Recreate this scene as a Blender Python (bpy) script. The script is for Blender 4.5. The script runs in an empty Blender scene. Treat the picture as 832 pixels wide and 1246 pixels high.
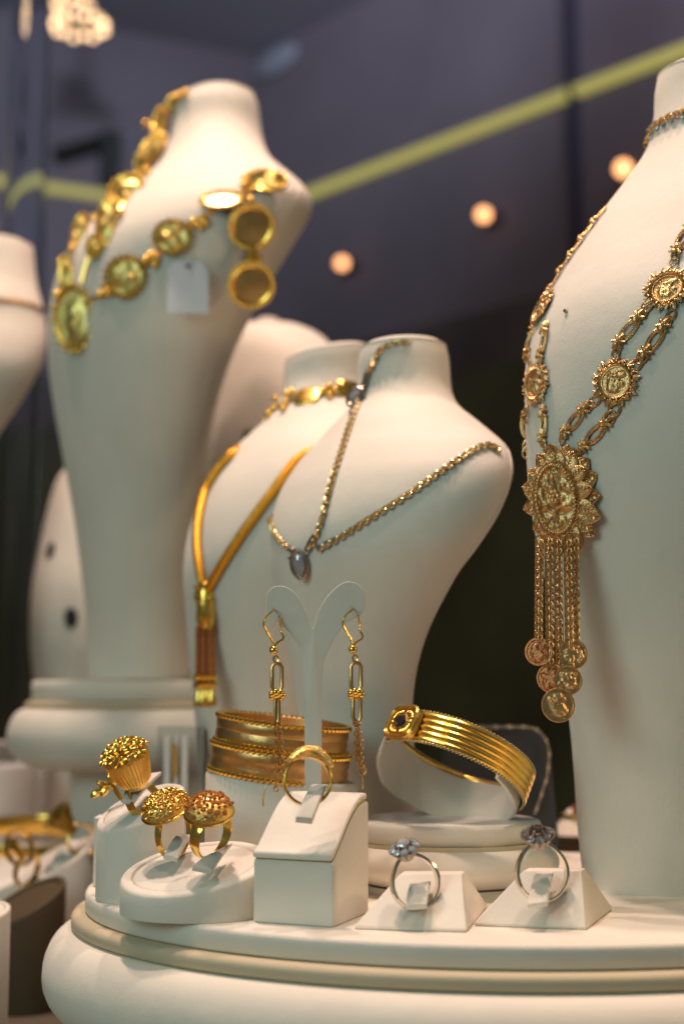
import bpy, math, random
from mathutils import Vector, Matrix
from mathutils.bvhtree import BVHTree
from mathutils.noise import noise as pnoise
random.seed(7)
S = 0.001                      # everything below is laid out in millimetres
sc = bpy.context.scene
col = sc.collection
# ------------------------------------------------------------------ camera
FPX, CX, CY, HOR, CAMZ = 1730.0, 416.0, 623.0, 830.0, 83.0
PITCH = math.atan((HOR - CY) / FPX)
cam_d = bpy.data.cameras.new('camera'); cam = bpy.data.objects.new('camera', cam_d); col.objects.link(cam)
cam.location = (0, 0, CAMZ * S); cam.rotation_euler = (math.pi / 2 + PITCH, 0, 0)
cam_d.sensor_fit = 'VERTICAL'; cam_d.sensor_height = 36; cam_d.lens = FPX / 1246 * 36
cam_d.clip_start = 0.02; cam_d.clip_end = 60
cam_d.dof.use_dof = True; cam_d.dof.focus_distance = 0.528; cam_d.dof.aperture_fstop = 6.2
sc.camera = cam
# ------------------------------------------------------------------ world and lamps
w = bpy.data.worlds.new('World'); sc.world = w; w.use_nodes = True
bgn = w.node_tree.nodes['Background']; bgn.inputs[0].default_value = (0.82, 1.0, 0.88, 1); bgn.inputs[1].default_value = 0.10
sc.view_settings.view_transform = 'Standard'; sc.view_settings.look = 'None'
sc.view_settings.exposure = -.08; sc.view_settings.gamma = 1; sc.view_settings.use_curve_mapping = False
sc.render.engine = 'CYCLES'
sc.cycles.use_denoising = True; sc.cycles.max_bounces = 8; sc.cycles.sample_clamp_indirect = 4
sc.cycles.caustics_reflective = False; sc.cycles.caustics_refractive = False
def area(name, loc, target, power, size, color):
    l = bpy.data.lights.new(name, 'AREA'); l.shape = 'DISK'; l.size = size * S; l.energy = power; l.color = color
    o = bpy.data.objects.new(name, l); col.objects.link(o); o.location = Vector(loc) * S
    d = Vector(target) - Vector(loc); o.rotation_euler = d.to_track_quat('-Z', 'Y').to_euler(); return o
WARM = (1.0, 0.71, 0.57)
area('warm_spot', (-150, 660, 1400), (-20, 620, 0), 9.6, 60, WARM)
area('warm_spot', (250, 640, 1400), (170, 600, 0), 7.2, 60, WARM)
area('warm_spot', (-260, 900, 1400), (-150, 860, 0), 7.2, 60, WARM)
area('warm_spot', (430, 505, 190), (0, 500, 20), .34, 50, (1.0, 0.68, 0.34))  # low side lamp added to stand in for warm bounced light
area('window_light', (-620, -150, 420), (20, 650, 60), 2.7, 500, (.72, 1.0, .95))
area('warm_spot', (-420, 330, 1350), (-130, 860, 250), 2.4, 40, WARM)  # unseen front spot added to make the coin necklace glint
area('warm_spot', (-60, 260, 1350), (100, 560, 120), .6, 30, WARM)  # weak front spot added for glints on the medallion necklace
def wash(loc, target, power, ang, color):
    l = bpy.data.lights.new('added_wall_spot', 'SPOT'); l.energy = power; l.color = color; l.spot_size = math.radians(ang); l.spot_blend = 1.0; l.shadow_soft_size = .1
    o = bpy.data.objects.new('added_wall_spot', l); col.objects.link(o); o.location = Vector(loc) * S
    o.rotation_euler = (Vector(target) - Vector(loc)).to_track_quat('-Z', 'Y').to_euler()
wash((700, 1300, 1450), (900, 2900, 2000), 95, 84, (.80, .76, 1.0))  # unseen spots added to brighten the upper wall and let it fall off downwards
wash((-300, 1300, 1450), (-500, 3300, 1850), 125, 84, (.68, .76, 1.0))
# ------------------------------------------------------------------ projection helpers
FW = Vector((0, math.cos(PITCH), math.sin(PITCH))); UP = Vector((0, -math.sin(PITCH), math.cos(PITCH))); CAM = Vector((0, 0, CAMZ))
def ray(px, py): return FW * FPX + Vector((1, 0, 0)) * (px - CX) + UP * (CY - py)
def at(px, py, Y):
    r = ray(px, py); return CAM + r * (Y / r.y)
def ground(px, py, z=0.0):
    r = ray(px, py); return CAM + r * ((z - CAMZ) / r.z)
def pxmm(Y): return Y / FPX / math.cos(PITCH)
# ------------------------------------------------------------------ materials
def mat(name, color, rough=0.5, metal=0.0, bump=0.0, bscale=300.0, var=0.0, vscale=40.0, emit=None, estr=0.0, sheen=0.0, trans=0.0, ior=1.45, coat=0.0, detail=3.0, spec=None):
    m = bpy.data.materials.new(name); m.use_nodes = True; nt = m.node_tree; b = nt.nodes['Principled BSDF']
    b.inputs['Base Color'].default_value = (*color, 1); b.inputs['Roughness'].default_value = rough; b.inputs['Metallic'].default_value = metal
    b.inputs['IOR'].default_value = ior
    if spec is not None: b.inputs['Specular IOR Level'].default_value = spec
    if sheen: b.inputs['Sheen Weight'].default_value = sheen
    if trans: b.inputs['Transmission Weight'].default_value = trans
    if coat: b.inputs['Coat Weight'].default_value = coat
    if emit: b.inputs['Emission Color'].default_value = (*emit, 1); b.inputs['Emission Strength'].default_value = estr
    tc = nt.nodes.new('ShaderNodeTexCoord')
    if var:
        n = nt.nodes.new('ShaderNodeTexNoise'); n.inputs['Scale'].default_value = vscale; n.inputs['Detail'].default_value = 4
        nt.links.new(tc.outputs['Object'], n.inputs['Vector'])
        r = nt.nodes.new('ShaderNodeValToRGB'); r.color_ramp.elements[0].position = .3; r.color_ramp.elements[1].position = .7
        r.color_ramp.elements[0].color = (*[c * (1 - var) for c in color], 1); r.color_ramp.elements[1].color = (*[min(1, c * (1 + var)) for c in color], 1)
        nt.links.new(n.outputs['Fac'], r.inputs['Fac']); nt.links.new(r.outputs['Color'], b.inputs['Base Color'])
        rr = nt.nodes.new('ShaderNodeMapRange'); rr.inputs[3].default_value = max(0.02, rough - .08); rr.inputs[4].default_value = rough + .1
        nt.links.new(n.outputs['Fac'], rr.inputs[0]); nt.links.new(rr.outputs[0], b.inputs['Roughness'])
    if bump:
        n2 = nt.nodes.new('ShaderNodeTexNoise'); n2.inputs['Scale'].default_value = bscale; n2.inputs['Detail'].default_value = detail
        nt.links.new(tc.outputs['Object'], n2.inputs['Vector'])
        bp = nt.nodes.new('ShaderNodeBump'); bp.inputs['Strength'].default_value = bump; bp.inputs['Distance'].default_value = 0.0006
        nt.links.new(n2.outputs['Fac'], bp.inputs['Height']); nt.links.new(bp.outputs['Normal'], b.inputs['Normal'])
        if sheen:
            n3 = nt.nodes.new('ShaderNodeTexNoise'); n3.inputs['Scale'].default_value = 55; n3.inputs['Detail'].default_value = 5; nt.links.new(tc.outputs['Object'], n3.inputs['Vector'])
            b3 = nt.nodes.new('ShaderNodeBump'); b3.inputs['Strength'].default_value = .22; b3.inputs['Distance'].default_value = .002
            nt.links.new(n3.outputs['Fac'], b3.inputs['Height']); nt.links.new(b3.outputs['Normal'], bp.inputs['Normal'])
    return m
M = {}
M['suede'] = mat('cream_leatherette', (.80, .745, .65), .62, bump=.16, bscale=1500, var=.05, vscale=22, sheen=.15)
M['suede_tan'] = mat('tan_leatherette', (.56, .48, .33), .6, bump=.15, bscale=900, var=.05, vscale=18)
M['velvet'] = mat('brown_velvet', (.075, .050, .024), .75, bump=.4, bscale=700, var=.15, vscale=30)
M['gold'] = mat('yellow_gold', (1.0, .60, .13), .20, 1.0, bump=.12, bscale=500, var=.06, vscale=90)
M['gold_fine'] = mat('engraved_gold', (.95, .56, .17), .30, 1.0, bump=.8, bscale=1300, var=.15, vscale=300, detail=5)
M['gold_rose'] = mat('antique_gold', (.82, .52, .24), .34, 1.0, bump=.5, bscale=1500, var=.18, vscale=250, detail=5)
M['gold_red'] = mat('reddish_gold', (.66, .28, .12), .42, 1.0, bump=.6, bscale=1300, var=.15, vscale=250)
M['gold_brushed'] = mat('brushed_gold', (.66, .39, .15), .36, 1.0, bump=.3, bscale=350, var=.2, vscale=60)
M['gold_matte'] = mat('matte_gold', (1.0, .68, .24), .42, 1.0, bump=.5, bscale=500, var=.2, vscale=150)
M['gold_pale'] = mat('pale_gold', (.90, .68, .34), .24, 1.0, bump=.1, bscale=500)
M['snake'] = mat('woven_gold', (1.0, .47, .05), .34, 1.0, bump=.9, bscale=1100)
M['silver'] = mat('white_gold', (.80, .74, .62), .16, 1.0, bump=.05)
M['silver_dark'] = mat('oxidised_silver', (.42, .36, .30), .28, 1.0, bump=.4, bscale=900)
M['diamond'] = mat('diamond', (.85, .93, 1.0), .0, .15, trans=.6, ior=2.3)
M['diamond_dark'] = mat('smoky_diamond', (.62, .58, .60), .0, 0, trans=.85, ior=2.2)
M['amethyst'] = mat('smoky_gem', (.55, .50, .55), .02, .5, ior=1.8, coat=.5)
M['amber'] = mat('amber_stone', (.50, .17, .03), .08, .2, coat=.6)
M['dark_gem'] = mat('dark_stone', (.04, .03, .03), .05, 0, coat=1)
M['paper'] = mat('tag_paper', (.66, .70, .76), .6, bump=.1)
M['acrylic'] = mat('clear_acrylic', (.80, .84, .86), .08, trans=.9, ior=1.3)
M['card'] = mat('navy_card', (.035, .042, .050), .5, bump=.2, bscale=600, var=.1)
M['white_plain'] = mat('white_board', (.74, .72, .68), .6, bump=.15, bscale=400)
M['hole'] = mat('hole_shade', (.03, .028, .03), .9)  # dark tone painted in for the shade inside holes
M['wall_up'] = mat('veil_toned_wall', (.125, .105, .115), .7, var=.32, vscale=1.3, bump=.1, bscale=40)  # plum cast and cloudiness put in the colour for reflections in the glass
M['wall_low'] = mat('olive_shade', (.056, .056, .024), .6, var=.6, vscale=2.6)  # darkness below the reflections, put into the panel colour
M['fade_band'] = mat('brown_fade', (.082, .066, .062), .7, var=.45, vscale=2.2)  # middle tone painting the fade between upper wall and dark panel
M['ceil'] = mat('slate_ceiling', (.30, .29, .34), .7, var=.08, vscale=1.2)
M['table'] = mat('brown_tablecloth', (.10, .075, .05), .7, bump=.4, bscale=500, var=.25, vscale=14)
M['floor'] = mat('dark_floor', (.03, .027, .02), .6, var=.2, vscale=3)
M['black'] = mat('black_metal', (.015, .014, .012), .5)
M['seam'] = mat('dark_batten', (.03, .028, .05), .5)
M['strip'] = mat('led_strip', (.12, .12, .04), .5, emit=(1.0, .88, .24), estr=.40)
M['bulb'] = mat('warm_bulb', (.2, .12, .06), .4, emit=(1.0, .43, .17), estr=4.0)
M['crystal'] = mat('lit_crystal', (.3, .25, .2), .3, emit=(1.0, .62, .32), estr=4.0)
M['reflection'] = mat('pale_reflection', (.24, .25, .28), .4)  # pale tone of a reflection in the glass
# ------------------------------------------------------------------ mesh builder
def frame(n, up=Vector((0, 0, 1))):
    n = Vector(n).normalized(); u = Vector(up) - n * n.dot(Vector(up))
    if u.length < 1e-4: u = Vector((0, 1, 0)) - n * n.y
    u.normalize(); s = u.cross(n).normalized()
    return s, u, n                       # right, up, normal (seen with the normal towards the viewer)
def mtx(loc, n=(0, -1, 0), up=(0, 0, 1), roll=0.0, scale=1.0):
    s, u, n = frame(n, up)
    if roll:
        c, q = math.cos(roll), math.sin(roll); s, u = s * c + u * q, u * c - s * q
    m = Matrix((( s.x*scale, u.x*scale, n.x*scale, loc[0]), (s.y*scale, u.y*scale, n.y*scale, loc[1]), (s.z*scale, u.z*scale, n.z*scale, loc[2]), (0, 0, 0, 1)))
    return m
class MB:
    def __init__(s): s.v = []; s.f = []
    def add(s, vs, fs, m=None):
        o = len(s.v)
        s.v += [tuple(m @ Vector(p)) for p in vs] if m is not None else [tuple(p) for p in vs]
        s.f += [tuple(i + o for i in f) for f in fs]; return s
    def grid(s, rings, closed_u=True, closed_v=False, cap0=False, cap1=False, m=None):
        n = len(rings[0]); vs = [p for r in rings for p in r]; fs = []; R = len(rings)
        for i in range(R if closed_v else R - 1):
            a, b = i * n, ((i + 1) % R) * n
            for j in range(n if closed_u else n - 1):
                k = (j + 1) % n; fs.append((a + j, a + k, b + k, b + j))
        if cap0: fs.append(tuple(reversed(range(n))))
        if cap1: fs.append(tuple(range((R - 1) * n, R * n)))
        return s.add(vs, fs, m)
    def tube(s, path, r, sides=8, closed=False, flat=1.0, up=None, caps=True, m=None):
        P = [Vector(p) for p in path]; n = len(P); rings = []; prev = Vector(up) if up else None
        for i, p in enumerate(P):
            t = (P[(i + 1) % n] - P[i - 1]) if closed else (P[min(i + 1, n - 1)] - P[max(i - 1, 0)])
            t = t.normalized() if t.length > 1e-9 else Vector((0, 0, 1))
            if prev is None: prev = Vector((0, 0, 1)) if abs(t.z) < .9 else Vector((1, 0, 0))
            a = (prev - t * prev.dot(t))
            a = a.normalized() if a.length > 1e-6 else t.orthogonal().normalized()
            if up is None: prev = a
            b = t.cross(a); rr = r[i] if isinstance(r, (list, tuple)) else r
            rings.append([p + a * (rr * flat * math.cos(2 * math.pi * k / sides)) + b * (rr * math.sin(2 * math.pi * k / sides)) for k in range(sides)])
        return s.grid(rings, True, closed, caps and not closed, caps and not closed, m)
    def lathe(s, prof, seg=32, m=None, sx=1.0, sy=1.0, cap0=True, cap1=True):
        rings = [[(r * sx * math.cos(2 * math.pi * k / seg), r * sy * math.sin(2 * math.pi * k / seg), z) for k in range(seg)] for r, z in prof]
        return s.grid(rings, True, False, cap0, cap1, m)
    def box(s, x0, x1, y0, y1, z0, z1, m=None):
        vs = [(x, y, z) for z in (z0, z1) for y in (y0, y1) for x in (x0, x1)]
        return s.add(vs, [(0, 2, 3, 1), (4, 5, 7, 6), (0, 1, 5, 4), (2, 6, 7, 3), (0, 4, 6, 2), (1, 3, 7, 5)], m)
    def ball(s, c, r, seg=8, m=None, sz=1.0):
        prof = [(max(.02 * r, r * math.sin(math.pi * i / (seg // 2 + 1))), -r * sz * math.cos(math.pi * i / (seg // 2 + 1))) for i in range(seg // 2 + 2)]
        mm = Matrix.Translation(Vector(c)); return s.lathe(prof, seg, (m @ mm) if m is not None else mm)
    def prism(s, pts, t, m=None):          # polygon in local xy, thick along z from -t to 0
        n = len(pts)
        return s.grid([[(x, y, -t) for x, y in pts], [(x, y, 0) for x, y in pts]], True, False, True, True, m)
    def mesh(s, name, material, smooth=True, origin=Vector((0, 0, 0)), angle=40):
        me = bpy.data.meshes.new(name); me.from_pydata([((v[0] - origin.x) * S, (v[1] - origin.y) * S, (v[2] - origin.z) * S) for v in s.v], [], s.f)
        me.materials.append(material); me.validate()
        if smooth:
            me.polygons.foreach_set('use_smooth', [True] * len(me.polygons))
            if angle: me.set_sharp_from_angle(angle=math.radians(angle))
        return me
def wloc(o):
    p = Vector((0, 0, 0))
    while o is not None: p += o.location / S; o = o.parent
    return p
def tag(o, label, cat, group=None, kind=None):
    if label: o['label'] = label
    if cat: o['category'] = cat
    if group: o['group'] = group
    if kind: o['kind'] = kind
    return o
def thing(name, loc, label, cat, group=None):
    o = bpy.data.objects.new(name, None); col.objects.link(o); o.location = Vector(loc) * S; o.empty_display_size = .01
    return tag(o, label, cat, group)
def build(mb, name, material, parent=None, smooth=True, bevel=0, subsurf=0, angle=40, kind=None, label=None):
    xs = list(zip(*mb.v)); c = Vector([(min(x) + max(x)) / 2 for x in xs]); c.z = min(xs[2])
    o = bpy.data.objects.new(name, mb.mesh(name, M[material], smooth, c, angle)); col.objects.link(o)
    if parent: o.parent = parent; o.location = (c - wloc(parent)) * S
    else: o.location = c * S
    if bevel:
        b = o.modifiers.new('bevel', 'BEVEL'); b.width = bevel * S; b.segments = 3; b.limit_method = 'ANGLE'; b.angle_limit = math.radians(35)
    if subsurf:
        b = o.modifiers.new('sub', 'SUBSURF'); b.levels = subsurf; b.render_levels = subsurf
    if kind: o['kind'] = kind
    if label: o['label'] = label
    return o
def inst(me, name, parent, m):             # a copy of a shared mesh placed by a matrix in millimetres (parents are never rotated)
    o = bpy.data.objects.new(name, me); col.objects.link(o); o.parent = parent
    mm = m.copy(); t = (Vector(mm.translation) - wloc(parent)) * S; mm.translation = t; o.matrix_local = mm; return o
def inst_on(me, name, parent, parent_m, local_m):   # sub-part of a rotated part: placed in that part's own frame
    o = bpy.data.objects.new(name, me); col.objects.link(o); o.parent = parent
    mm = local_m.copy(); mm.translation = Vector(mm.translation) * S; o.matrix_local = mm; return o
def spline(pts, n):
    P = [Vector(p) for p in pts]; out = []; N = len(P) - 1
    for i in range(n + 1):
        t = i / n * N; k = min(int(t), N - 1); u = t - k
        p0, p1, p2, p3 = P[max(k - 1, 0)], P[k], P[k + 1], P[min(k + 2, N)]
        out.append(.5 * ((2 * p1) + (p2 - p0) * u + (2 * p0 - 5 * p1 + 4 * p2 - p3) * u * u + (3 * p1 - p0 - 3 * p2 + p3) * u ** 3))
    return out
def even(path, step):
    P = [Vector(p) for p in path]; L = [0]
    for a, b in zip(P, P[1:]): L.append(L[-1] + (b - a).length)
    n = max(2, int(L[-1] / step)); out = []; k = 0
    for i in range(n + 1):
        s = L[-1] * i / n
        while k < len(L) - 2 and L[k + 1] < s: k += 1
        f = (s - L[k]) / max(1e-9, L[k + 1] - L[k]); out.append(P[k].lerp(P[k + 1], f))
    return out
def oval_pts(a, b, n, e=2.0):
    r = []
    for k in range(n):
        t = 2 * math.pi * k / n; c, q = math.cos(t), math.sin(t)
        r.append((a * math.copysign(abs(c) ** (2 / e), c), b * math.copysign(abs(q) ** (2 / e), q)))
    return r
def lerp_rows(rows, y):
    for a, b in zip(rows, rows[1:]):
        if a[0] <= y <= b[0]:
            i = rows.index(a); p, q = rows[max(i - 1, 0)], rows[min(i + 2, len(rows) - 1)]; t = (y - a[0]) / (b[0] - a[0]); h = b[0] - a[0]; out = []
            for j in range(1, len(a)):
                m0 = (b[j] - p[j]) / (b[0] - p[0]) if b[0] != p[0] else 0; m1 = (q[j] - a[j]) / (q[0] - a[0])
                out.append((2*t**3 - 3*t*t + 1) * a[j] + (t**3 - 2*t*t + t) * h * m0 + (-2*t**3 + 3*t*t) * b[j] + (t**3 - t*t) * h * m1)
            return out
    return rows[-1][1:]
# ------------------------------------------------------------------ the setting: room, table
TZ = -80.0
def hpt(px, py, h):                       # point of a horizontal line h above the lens
    r = ray(px, py); return CAM + r * (h / r.z)
HS = 1200.0; HC = 1640.0; HB = -980.0
wa, wb = hpt(307, 265, HS), hpt(830, 65, HS); wd = (wb - wa); wd.z = 0; wd.normalize()
la = hpt(0, 222, HS); ld = (la - wa); ld.z = 0; ld.normalize()
def wall_slab(name, p, d, length, z0, z1, nrm, material, proud=0.0, thick=60.0):
    a = Vector((p.x, p.y, 0)) + nrm * proud; b = a + d * length; q = -nrm * thick
    mb = MB(); vs = []
    for z in (z0, z1):
        for c in (a, b, b + q, a + q): vs.append((c.x, c.y, z))
    mb.add(vs, [(3, 2, 1, 0), (4, 5, 6, 7), (0, 1, 5, 4), (1, 2, 6, 5), (2, 3, 7, 6), (3, 0, 4, 7)])
    o = build(mb, name, material, smooth=False); tag(o, None, None, kind='structure'); return o
def inward(d, p):
    n = Vector((-d.y, d.x, 0)); return n if n.dot(Vector((0, 0, 0)) - Vector((p.x, p.y, 0))) > 0 else -n
nr, nl = inward(wd, wa), inward(ld, wa)
wall_slab('wall_right', wa, wd, 3200, HB, CAMZ + HC, nr, 'wall_up')
wall_slab('wall_left', wa, ld, 2600, HB, CAMZ + HC, nl, 'wall_up')
ZW = hpt(600, 400, 1).z  # only the height matters below
def wall_hit(px, py, p, n):
    r = ray(px, py); t = (p - CAM).dot(n) / r.dot(n); return CAM + r * t
zr = wall_hit(620, 372, wa, nr).z
wall_slab('shade_panel_right', wa, wd, 3200, HB, zr - 130, nr, 'wall_low', 25, 24)  # slabs added to carry the painted darkness of the lower wall
wall_slab('shade_panel_left', wa, ld, 2600, HB, zr - 190, nl, 'wall_low', 25, 24)
wall_slab('fade_band_right', wa, wd, 3200, zr - 128, zr, nr, 'fade_band', 22, 21)  # band added to soften the painted fade
wall_slab('fade_band_left', wa, ld, 2600, zr - 188, zr - 60, nl, 'fade_band', 22, 21)
mb = MB(); mb.box(-3500, 4500, 250, 5600, CAMZ + HC, CAMZ + HC + 60); tag(build(mb, 'ceiling', 'ceil', smooth=False), None, None, kind='structure')
mb = MB(); mb.box(-3500, 4500, -500, 5600, HB - 60, HB); tag(build(mb, 'floor', 'floor', smooth=False), None, None, kind='structure')
mb = MB(); mb.box(-900, 900, 250, 1500, TZ - 40, TZ)
t = build(mb, 'display_table', 'table', smooth=False, bevel=6)
tag(t, 'dark brown cloth covered table under all the display stands', 'table')
def strip(p, d, length, n, label):
    a = p + n * 6; mb = MB(); mb.box(0, length, -16, 16, -8.5, 8.5)
    m = Matrix(((d.x, n.x, 0, a.x), (d.y, n.y, 0, a.y), (0, 0, 1, a.z), (0, 0, 0, 1)))
    m2 = MB(); m2.v = [tuple(m @ Vector(v)) for v in mb.v]; m2.f = mb.f
    tag(build(m2, 'light_strip', 'strip', smooth=False), label, 'light strip')
strip(wa + wd * 12, wd, 3000, nr, 'yellow glowing light strip rising along the wall with the round lamps')
strip(wa + ld * 30, ld, 2400, nl, 'yellow glowing light strip along the wall behind the coin necklace bust')
# batten crossing the strip
b0, b1 = wall_hit(703, 160, wa, nr), None
mb = MB(); m = Matrix(((wd.x, nr.x, 0, b0.x), (wd.y, nr.y, 0, b0.y), (0, 0, 1, 0), (0, 0, 0, 1)))
mb.box(-5, 5, -2, 26, zr + 40, CAMZ + HC - 4, m)
tag(build(mb, 'wall_batten', 'seam', smooth=False), 'thin dark upright batten crossing the yellow strip', 'batten')
for (x, y, r) in ((758, 205, 15), (588, 261, 14), (416, 320, 13)):
    p = wall_hit(x, y, wa + nr * 44, nr) - nr * 8
    o = thing('wall_lamp', p - nr * 36, 'small round lamp glowing warm orange on the dark wall', 'lamp', 'round wall lamps in a row')
    mm = mtx(p - nr * 34, nr)
    build(MB().lathe([(r * 1.15, 0), (r * 1.15, 6), (r * .7, 12), (r * .7, 30)], 20, mm), 'mount', 'black', o)
    build(MB().ball(p + nr * 8, r, 16), 'bulb', 'bulb', o)
p = wall_hit(340, 75, wa, nr)  # reflection in the glass, given shape as a pale disc
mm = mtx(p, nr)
tag(build(MB().lathe([(60, 0), (85, 6), (88, 14), (70, 22), (20, 28)], 32, mm, sx=1.0, sy=.42), 'oval_reflection', 'reflection'), 'pale bluish oval reflection high on the wall above yellow strip', 'reflection')
# chandelier
pc = at(97, 22, 2900)
o = thing('chandelier', pc, 'glittering crystal chandelier with lit beads hanging from the ceiling', 'chandelier')
mb = MB(); mb.tube([(pc.x, pc.y, pc.z + 40), (pc.x, pc.y, CAMZ + HC)], 5, 8); build(mb, 'rod', 'silver', o)
build(MB().lathe([(20, 0), (52, 6), (52, 12), (20, 18)], 24, Matrix.Translation((pc.x, pc.y, pc.z - 8))), 'lower_tier', 'silver', o)
build(MB().lathe([(12, 0), (34, 6), (34, 12), (12, 18)], 24, Matrix.Translation((pc.x - 15, pc.y, pc.z + 32))), 'upper_tier', 'silver', o)
bead = MB().ball((0, 0, 0), 6.5, 10).mesh('crystal', M['crystal'])
for k in range(16):
    a = 2 * math.pi * k / 16
    inst(bead, 'crystal', o, Matrix.Translation((pc.x + 55 * math.cos(a), pc.y + 55 * math.sin(a), pc.z - 14 - 6 * (k % 2))))
for k in range(9):
    a = 2 * math.pi * k / 9
    inst(bead, 'crystal', o, Matrix.Translation((pc.x - 15 + 36 * math.cos(a), pc.y + 36 * math.sin(a), pc.z + 26)))
# bracket on the left wall
p = wall_hit(131, 196, wa, nl); mm = mtx(p + nl * 30, nl)
o = thing('wall_bracket', p, 'black angular bracket with slanting arm on the wall above yellow strip', 'bracket')
k = pxmm((p).y)
build(MB().box(-11 * k, 11 * k, -34 * k, 32 * k, -30, 20, mm), 'upright', 'black', o, smooth=False, bevel=4)
mb = MB(); mb.tube([(-10 * k, 20 * k, 10), (-70 * k, -8 * k, 10)], 8 * k, 8, m=mm); build(mb, 'arm', 'black', o)
# tall glass post at the far left
p = at(34, 150, 1250)
o = thing('glass_post', (p.x, p.y, TZ), 'tall clear blue tinted glass post behind the small bust with thin chain', 'post')
M['post'] = mat('tinted_glass', (.86, .90, .97), .05, trans=1.0, ior=1.12)
build(MB().lathe([(18, TZ), (18, 900)], 20, Matrix.Translation((p.x, p.y, 0))), 'post', 'post', o)
build(MB().lathe([(30, TZ), (30, TZ + 6), (18.5, TZ + 8)], 20, Matrix.Translation((p.x, p.y, 0)), cap1=True), 'foot', 'silver_dark', o)
# ------------------------------------------------------------------ pedestals
def oval_ring(cx, cy, a, bf, bb, z, n=96):
    out = []
    for k in range(n):
        t = 2 * math.pi * k / n; c, q = math.cos(t), math.sin(t); out.append((cx + a * c, cy + (bb if q > 0 else bf) * q, z))
    return out
def pedestal(name, cx, cy, a, bf, bb, ztop, zbot, label, t_plate=8, t_ring=8, bulge=38, step=9, swell=14, waist=-10, group=None):
    o = thing(name, (cx, cy, zbot), label, 'pedestal', group)
    R = lambda e, z: oval_ring(cx, cy, a + e, bf + e, bb + e, z)
    zp = ztop - t_plate
    build(MB().grid([R(-.8, zp), R(0, zp + .8), R(0, ztop - 1.6), R(-.5, ztop - .5), R(-1.6, ztop), R(-a * .5, ztop + .0)], cap0=True, cap1=True), 'top_plate', 'suede', o, angle=60)
    zr2 = zp - t_ring
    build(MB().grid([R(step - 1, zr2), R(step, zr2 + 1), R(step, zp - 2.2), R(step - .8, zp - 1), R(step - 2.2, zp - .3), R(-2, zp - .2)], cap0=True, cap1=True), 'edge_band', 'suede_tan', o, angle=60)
    rings = []
    for i in range(15):
        t = math.pi * (i / 14 - .5); rings.append(R(step - 4 + swell * math.cos(t) ** .8 - (0 if t > 0 else (1 - math.cos(t)) * 12), zr2 - bulge / 2 + (bulge / 2 - .1) * math.sin(t)))
    build(MB().grid(rings, cap0=True, cap1=True), 'bulge', 'suede', o, angle=70)
    zc = zr2 - bulge
    if zc > zbot + 1:
        build(MB().grid([R(waist, zbot), R(waist, zbot + (zc - zbot) * .3), R(waist, zc + .5)], cap0=True, cap1=True), 'column', 'suede', o, angle=60)
    return o
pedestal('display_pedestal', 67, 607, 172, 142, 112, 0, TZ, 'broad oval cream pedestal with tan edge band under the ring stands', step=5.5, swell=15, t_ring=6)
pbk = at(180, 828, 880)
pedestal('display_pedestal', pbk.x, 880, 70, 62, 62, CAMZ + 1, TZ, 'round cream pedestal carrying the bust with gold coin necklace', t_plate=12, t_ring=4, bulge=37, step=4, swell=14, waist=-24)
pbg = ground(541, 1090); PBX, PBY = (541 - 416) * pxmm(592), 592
pedestal('bracelet_pedestal', PBX, PBY, 38, 34, 36, 27.5, 0, 'small round cream pedestal under the striped gold bangle', t_plate=8, t_ring=.6, bulge=17, step=2, swell=9, waist=-2)
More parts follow.
